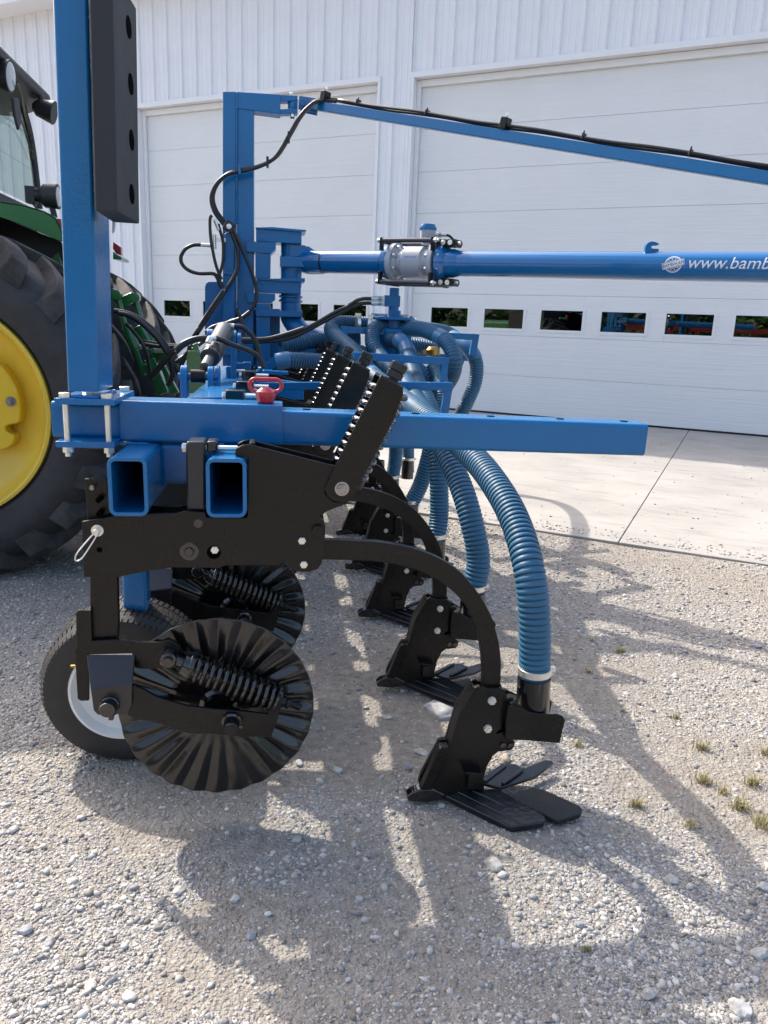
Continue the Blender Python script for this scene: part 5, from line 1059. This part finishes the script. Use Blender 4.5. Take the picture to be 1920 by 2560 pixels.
for pts, r, Y in ((((140, 760), (280, 780), (420, 830), (560, 920), (700, 1040), (830, 1200), (930, 1380), (975, 1500), (1040, 1640)), .017, 5.3), (((200, 790), (340, 820), (480, 900), (620, 1020), (760, 1170), (870, 1340), (925, 1480), (945, 1659), (880, 1800)), .017, 5.25),
                  (((430, 1160), (600, 1190), (800, 1220), (1000, 1240)), .014, 5.7), (((560, 1220), (750, 1250), (900, 1255), (1050, 1255)), .014, 5.6), (((640, 1680), (750, 1560), (860, 1430), (950, 1330), (1080, 1220), (1250, 1150), (1400, 1130)), .02, 5.2),
                  (((300, 930), (420, 1060), (520, 1200), (590, 1350), (620, 1500), (660, 1700)), .012, 5.45), (((1050, 1480), (1100, 1400), (1150, 1340), (1190, 1300)), .013, 5.0), (((1190, 1240), (1170, 1350), (1190, 1470), (1210, 1560)), .014, 4.95), (((1040, 1659), (1080, 1500), (1130, 1400)), .012, 5.0)):
    rh([(x, y, Y) for x, y in Q(20, *pts)], r, 'tractor_hose', RHOSE, tx)

# ================================================================== loose stones, slab of rock, weeds
bm = bmesh.new(); bmesh.ops.create_icosphere(bm, subdivisions=3, radius=1); IV = [v.co.copy() for v in bm.verts]; IF = [tuple(v.index for v in f.verts) for f in bm.faces]; bm.free()
def rock_mat(name, c): return mat(name, c, .85, spec=.25, var=.35, vscale=30, bump=.003, bscale=70)
RM = [rock_mat('pale_rock', (.42, .40, .37)), rock_mat('grey_rock', (.33, .33, .345)), rock_mat('tan_rock', (.44, .36, .27)), rock_mat('white_rock', (.47, .455, .43))]
def rock(px, py, w, flat, mi, label, sd):
    """w: width in photo pixels"""
    c = G(px, py+w*.2); c.z = float(hgt(c.x, c.y)); d = (c-EYE).dot(ray(960, 1280).normalized()); r = w/2*d/F; rg = random.Random(sd); off = Vector((rg.uniform(-9, 9), rg.uniform(-9, 9), rg.uniform(-9, 9)))
    dirs = [Vector((rg.gauss(0, 1), rg.gauss(0, 1), rg.gauss(0, 1))).normalized() for _ in range(9)]; cut = [rg.uniform(.62, .9) for _ in dirs]
    vs = []
    an = rg.uniform(0, 6)
    for v in IV:
        s = 1.0
        for q, k in zip(dirs, cut):
            t = v.dot(q)
            if t*s > k: s = k/t
        s *= 1+.10*noise.noise(v*1.6+off)+.04*noise.noise(v*5+off)
        p = Vector((v.x*s, v.y*s*rg_y, v.z*s*flat)) if False else Vector((v.x*s*1.12, v.y*s*.86, v.z*s*flat)); p = Matrix.Rotation(an, 3, 'Z') @ p; vs.append(p*r)
    mb = MB(); mb.add(vs, IF); o = mb.build('stone', RM[mi], None, ang=.45); o.location = c+Vector((0, 0, r*flat*.45)); tag(o, label, 'stone', 'larger stones lying in the gravel'); return o
for k, a in enumerate((
    (1235, 2158, 46, .7, 0, 'pale fist sized stone in gravel in front of the near sweep'), (1256, 2182, 26, .6, 3, 'small pale stone touching the fist sized stone'),
    (1848, 2510, 56, .8, 3, 'large white stone in the near corner of the gravel'), (1622, 2482, 36, .8, 0, 'wedge shaped pale stone near the large white stone'),
    (1902, 2372, 46, .6, 3, 'white stone at the gravel edge above the large white stone'), (1052, 2201, 26, .6, 0, 'small pale stone below the point of the near knife'),
    (1678, 2192, 34, .5, 0, 'flat tan stone in the hooked hose shadow'), (1449, 2307, 26, .7, 1, 'dark grey stone on the edge of the beam shadow'),
    (62, 2318, 36, .6, 1, 'grey stone alone in bright gravel at far left'), (322, 2478, 40, .5, 3, 'flat white stone low in the sunlit gravel'),
    (628, 2328, 28, .8, 1, 'blue grey stone inside the shadow of the machine'), (226, 2453, 34, .5, 0, 'long pale stone in the lower left gravel'),
    (448, 2216, 32, .6, 0, 'pale stone inside the curled shadow below the disc'), (34, 2068, 26, .6, 3, 'whitish stone left of the small tyre shadow'),
    (588, 2240, 26, .8, 3, 'white stone next to the lit triangle in the shadow'), (742, 2093, 26, .8, 0, 'round pale stone in the disc shadow'),
    (885, 2105, 20, .7, 0, 'small pale stone between the disc and the near sweep'), (1908, 2213, 32, .6, 3, 'white stone near the weeds at right'),
    (1262, 1893, 34, .6, 2, 'pinkish stone behind the near sweep wing'), (1020, 1915, 22, .9, 1, 'blue grey stone left of the near knife'), (1052, 1876, 36, .3, 0, 'flat pale stone left of the near knife'),
    (968, 1784, 24, .4, 0, 'flat shard beside the second sweep'), (845, 1922, 26, .8, 3, 'white stone right of the near disc edge'), (747, 1905, 24, .7, 3, 'pale stone by the rim of the near disc'),
    (1890, 1610, 26, .5, 1, 'dark stone at right in the boom shadow gravel'), (900, 2240, 20, .7, 0, 'little pale stone below the disc shadow'), (120, 2350, 30, .6, 1, 'squarish grey stone lower left'), (1890, 2440, 22, .6, 3, 'small white stone above the corner stone'))):
    rock(*a, k+5)
q = [G(1058, 1762, .012), G(1085, 1748, .022), G(1150, 1775, .02), G(1148, 1788, .012), G(1100, 1795, .008)]
mb = MB(); n_ = len(q); mb.ext(q, (0, 0, -.03)); sl_o = mb.build('flat_stone', rock_mat('slate', (.40, .39, .38)), None, bevel=.004); tag(sl_o, 'flat broken piece of grey stone just under the second sweep', 'stone')
GRASS = mat('dry_grass', (.16, .17, .055), .7, var=.4, vscale=40); STRAW = mat('straw', (.38, .32, .16), .8, var=.3, vscale=40)
def tuft(px, py, h, n, dry, label, sd):
    c = G(px, py); c.z = float(hgt(c.x, c.y)); rg = random.Random(sd); mb = MB()
    for k in range(n):
        a = rg.uniform(0, 6.28); lean = rg.uniform(.4, 1.6); L = h*rg.uniform(.5, 1.1); w = .0014; b = Vector((rg.gauss(0, h*.25), rg.gauss(0, h*.22), 0)); d = Vector((cos(a), sin(a), 0)); s = d.cross(Vector((0, 0, 1))); pts = []
        for j in range(5):
            t = j/4; pts.append(b+d*L*lean*.6*t*t+Vector((0, 0, L*(t-.35*t*t*min(lean, 1.2)))))
        vs = []
        for j, p in enumerate(pts): ww = w*(1-j/4.4); vs += [p-s*ww, p+s*ww]
        mb.add(vs, [(2*j, 2*j+1, 2*j+3, 2*j+2) for j in range(4)], 1 if rg.random() < dry else 0)
    o = mb.build('weed_tuft', [GRASS, STRAW], None, smooth=False); o.location = c; tag(o, label, 'weed', 'weeds growing in the gravel')
for k, a in enumerate(((1552, 1630, .05, 70, .4, 'green weed tuft nearest to the concrete edge'), (1480, 1600, .03, 30, .8, 'small dry tuft beside the tuft nearest the concrete'), (1761, 1950, .055, 110, .6, 'broad weed tuft left of the two at the edge'), (1882, 1955, .055, 90, .6, 'weed tuft by the picture edge, level with the broad one'),
    (1591, 2012, .045, 80, .8, 'dry straw tuft alone behind the sweep wings'), (1851, 2018, .055, 110, .6, 'weed tuft second from the bottom at the edge'), (1724, 2062, .04, 60, .9, 'thin dry tuft between straw tuft and edge weeds'), (1908, 2062, .06, 110, .7, 'dense yellowing weed tuft lowest at the picture edge'),
    (1468, 2376, .022, 40, .1, 'tiny green weed sprout inside the beam shadow'), (1755, 1868, .05, 80, .5, 'weed tuft in the row above the broad one'), (1690, 1790, .035, 50, .7, 'dry tuft halfway between the concrete and the edge weeds'), (1445, 1862, .04, 60, .9, 'straw tuft just right of the outlet boot'),
    (1560, 1775, .025, 30, .8, 'sparse dry tuft in the open gravel'), (1810, 1980, .04, 50, .7, 'small tuft joining the edge weeds'), (1470, 1680, .03, 50, .95, 'dry straw wisps right of the hose clamp'), (1915, 1880, .05, 60, .7, 'half hidden tuft at the very edge'))): tuft(*a, k+50)
# pebbles tracked onto the apron: stuff
rg = random.Random(4); mb = MB()
for k in range(1500):
    u, v = rg.uniform(-7, 1.8), -rg.random()**.6*7.4 if rg.random() < .25 else -7.4+abs(rg.gauss(0, .12)); p = W0+HW*u+NW*(v if v > -7.42 else -7.4); r = rg.uniform(.003, .011)
    M = Matrix.Rotation(rg.uniform(0, 6), 3, 'Z'); mb.add([Vector((p.x, p.y, .1+r*.3))+M @ Vector((a[0]*r*rg.uniform(.8, 1.4), a[1]*r, a[2]*r*.6)) for a in ICO_V], [tuple(int(i) for i in f) for f in ICO_F])
o = mb.build('pebbles', SM, None, smooth=False); tag(o, 'small dark pebbles scattered on the concrete apron', 'pebbles', kind='stuff')

# ================================================================== across the yard, seen only mirrored in the door windows
rg = random.Random(11); mb = MB(); LEAF = mat('far_leaves', (.05, .11, .025), .7, var=.5, vscale=.6)
for k in range(15000):
    a = rg.uniform(-1.7, 1.3); d = rg.uniform(38, 46); cxx, cyy = d*sin(a)*1.1-4, -d*cos(a)+2; hmax = 6+3*sin(cxx*.35)+1.5*sin(cxx*1.1); z = rg.uniform(0, 1)**.7*hmax; s = rg.uniform(.3, .75)
    n = Vector((rg.gauss(0, 1), rg.gauss(0, 1), rg.gauss(0, 1))).normalized(); t = n.cross(Vector((0, 0, 1))).normalized(); b = n.cross(t); p = Vector((cxx, cyy, z)); mb.add([p-t*s, p-b*s*.6, p+t*s, p+b*s*.6], [(0, 1, 2, 3)])
o = mb.build('wood', LEAF, None, smooth=False); tag(o, 'green wood across the yard mirrored in the door windows', 'wood', kind='stuff')

rd = thing('red_implement', 'red farm implement parked across the yard, mirrored in the door windows', 'farm implement', (-5, -4.5, 0))
MR = mat('implement_red', (.28, .016, .014), .35, coat=.3); u_ = Vector((.80, -.60, 0)); v_ = Vector((.60, .80, 0)); c0_ = Vector((-5, -4.5, 0))
for z, o_ in ((1.55, 0), (1.95, .5), (1.1, -.4)):
    mb = MB(); mb.bar(c0_-u_*3.4+v_*o_+Vector((0, 0, z)), c0_+u_*3.4+v_*o_+Vector((0, 0, z)), .14, .16); mb.build('frame_tube', MR, rd)
for k in range(-3, 4):
    p = c0_+u_*k*1.0; mb = MB(); mb.sweep(crom([p+v_*.4+Vector((0, 0, 1.9)), p+v_*.1+Vector((0, 0, 2.2)), p-v_*.5+Vector((0, 0, 1.7)), p-v_*.9+Vector((0, 0, 1.0)), p-v_*.7+Vector((0, 0, .1))], 5), .07, 8); mb.build('tine', MR, rd)
for k in (-2, 2):
    p = c0_+u_*k+v_*.6+Vector((0, 0, .45)); mb = MB(); mb.rev(p, u_, [(0, .42), (.03, .45), (.2, .45), (.23, .42)], 28); mb.build('wheel', TYRE, rd)
mb = MB(); mb.rev(c0_+u_*.5+v_*1.2+Vector((0, 0, 1.2)), u_, [(-.7, .1), (-.6, .4), (.6, .4), (.7, .1)], 24); mb.build('tank', BLACK, rd)
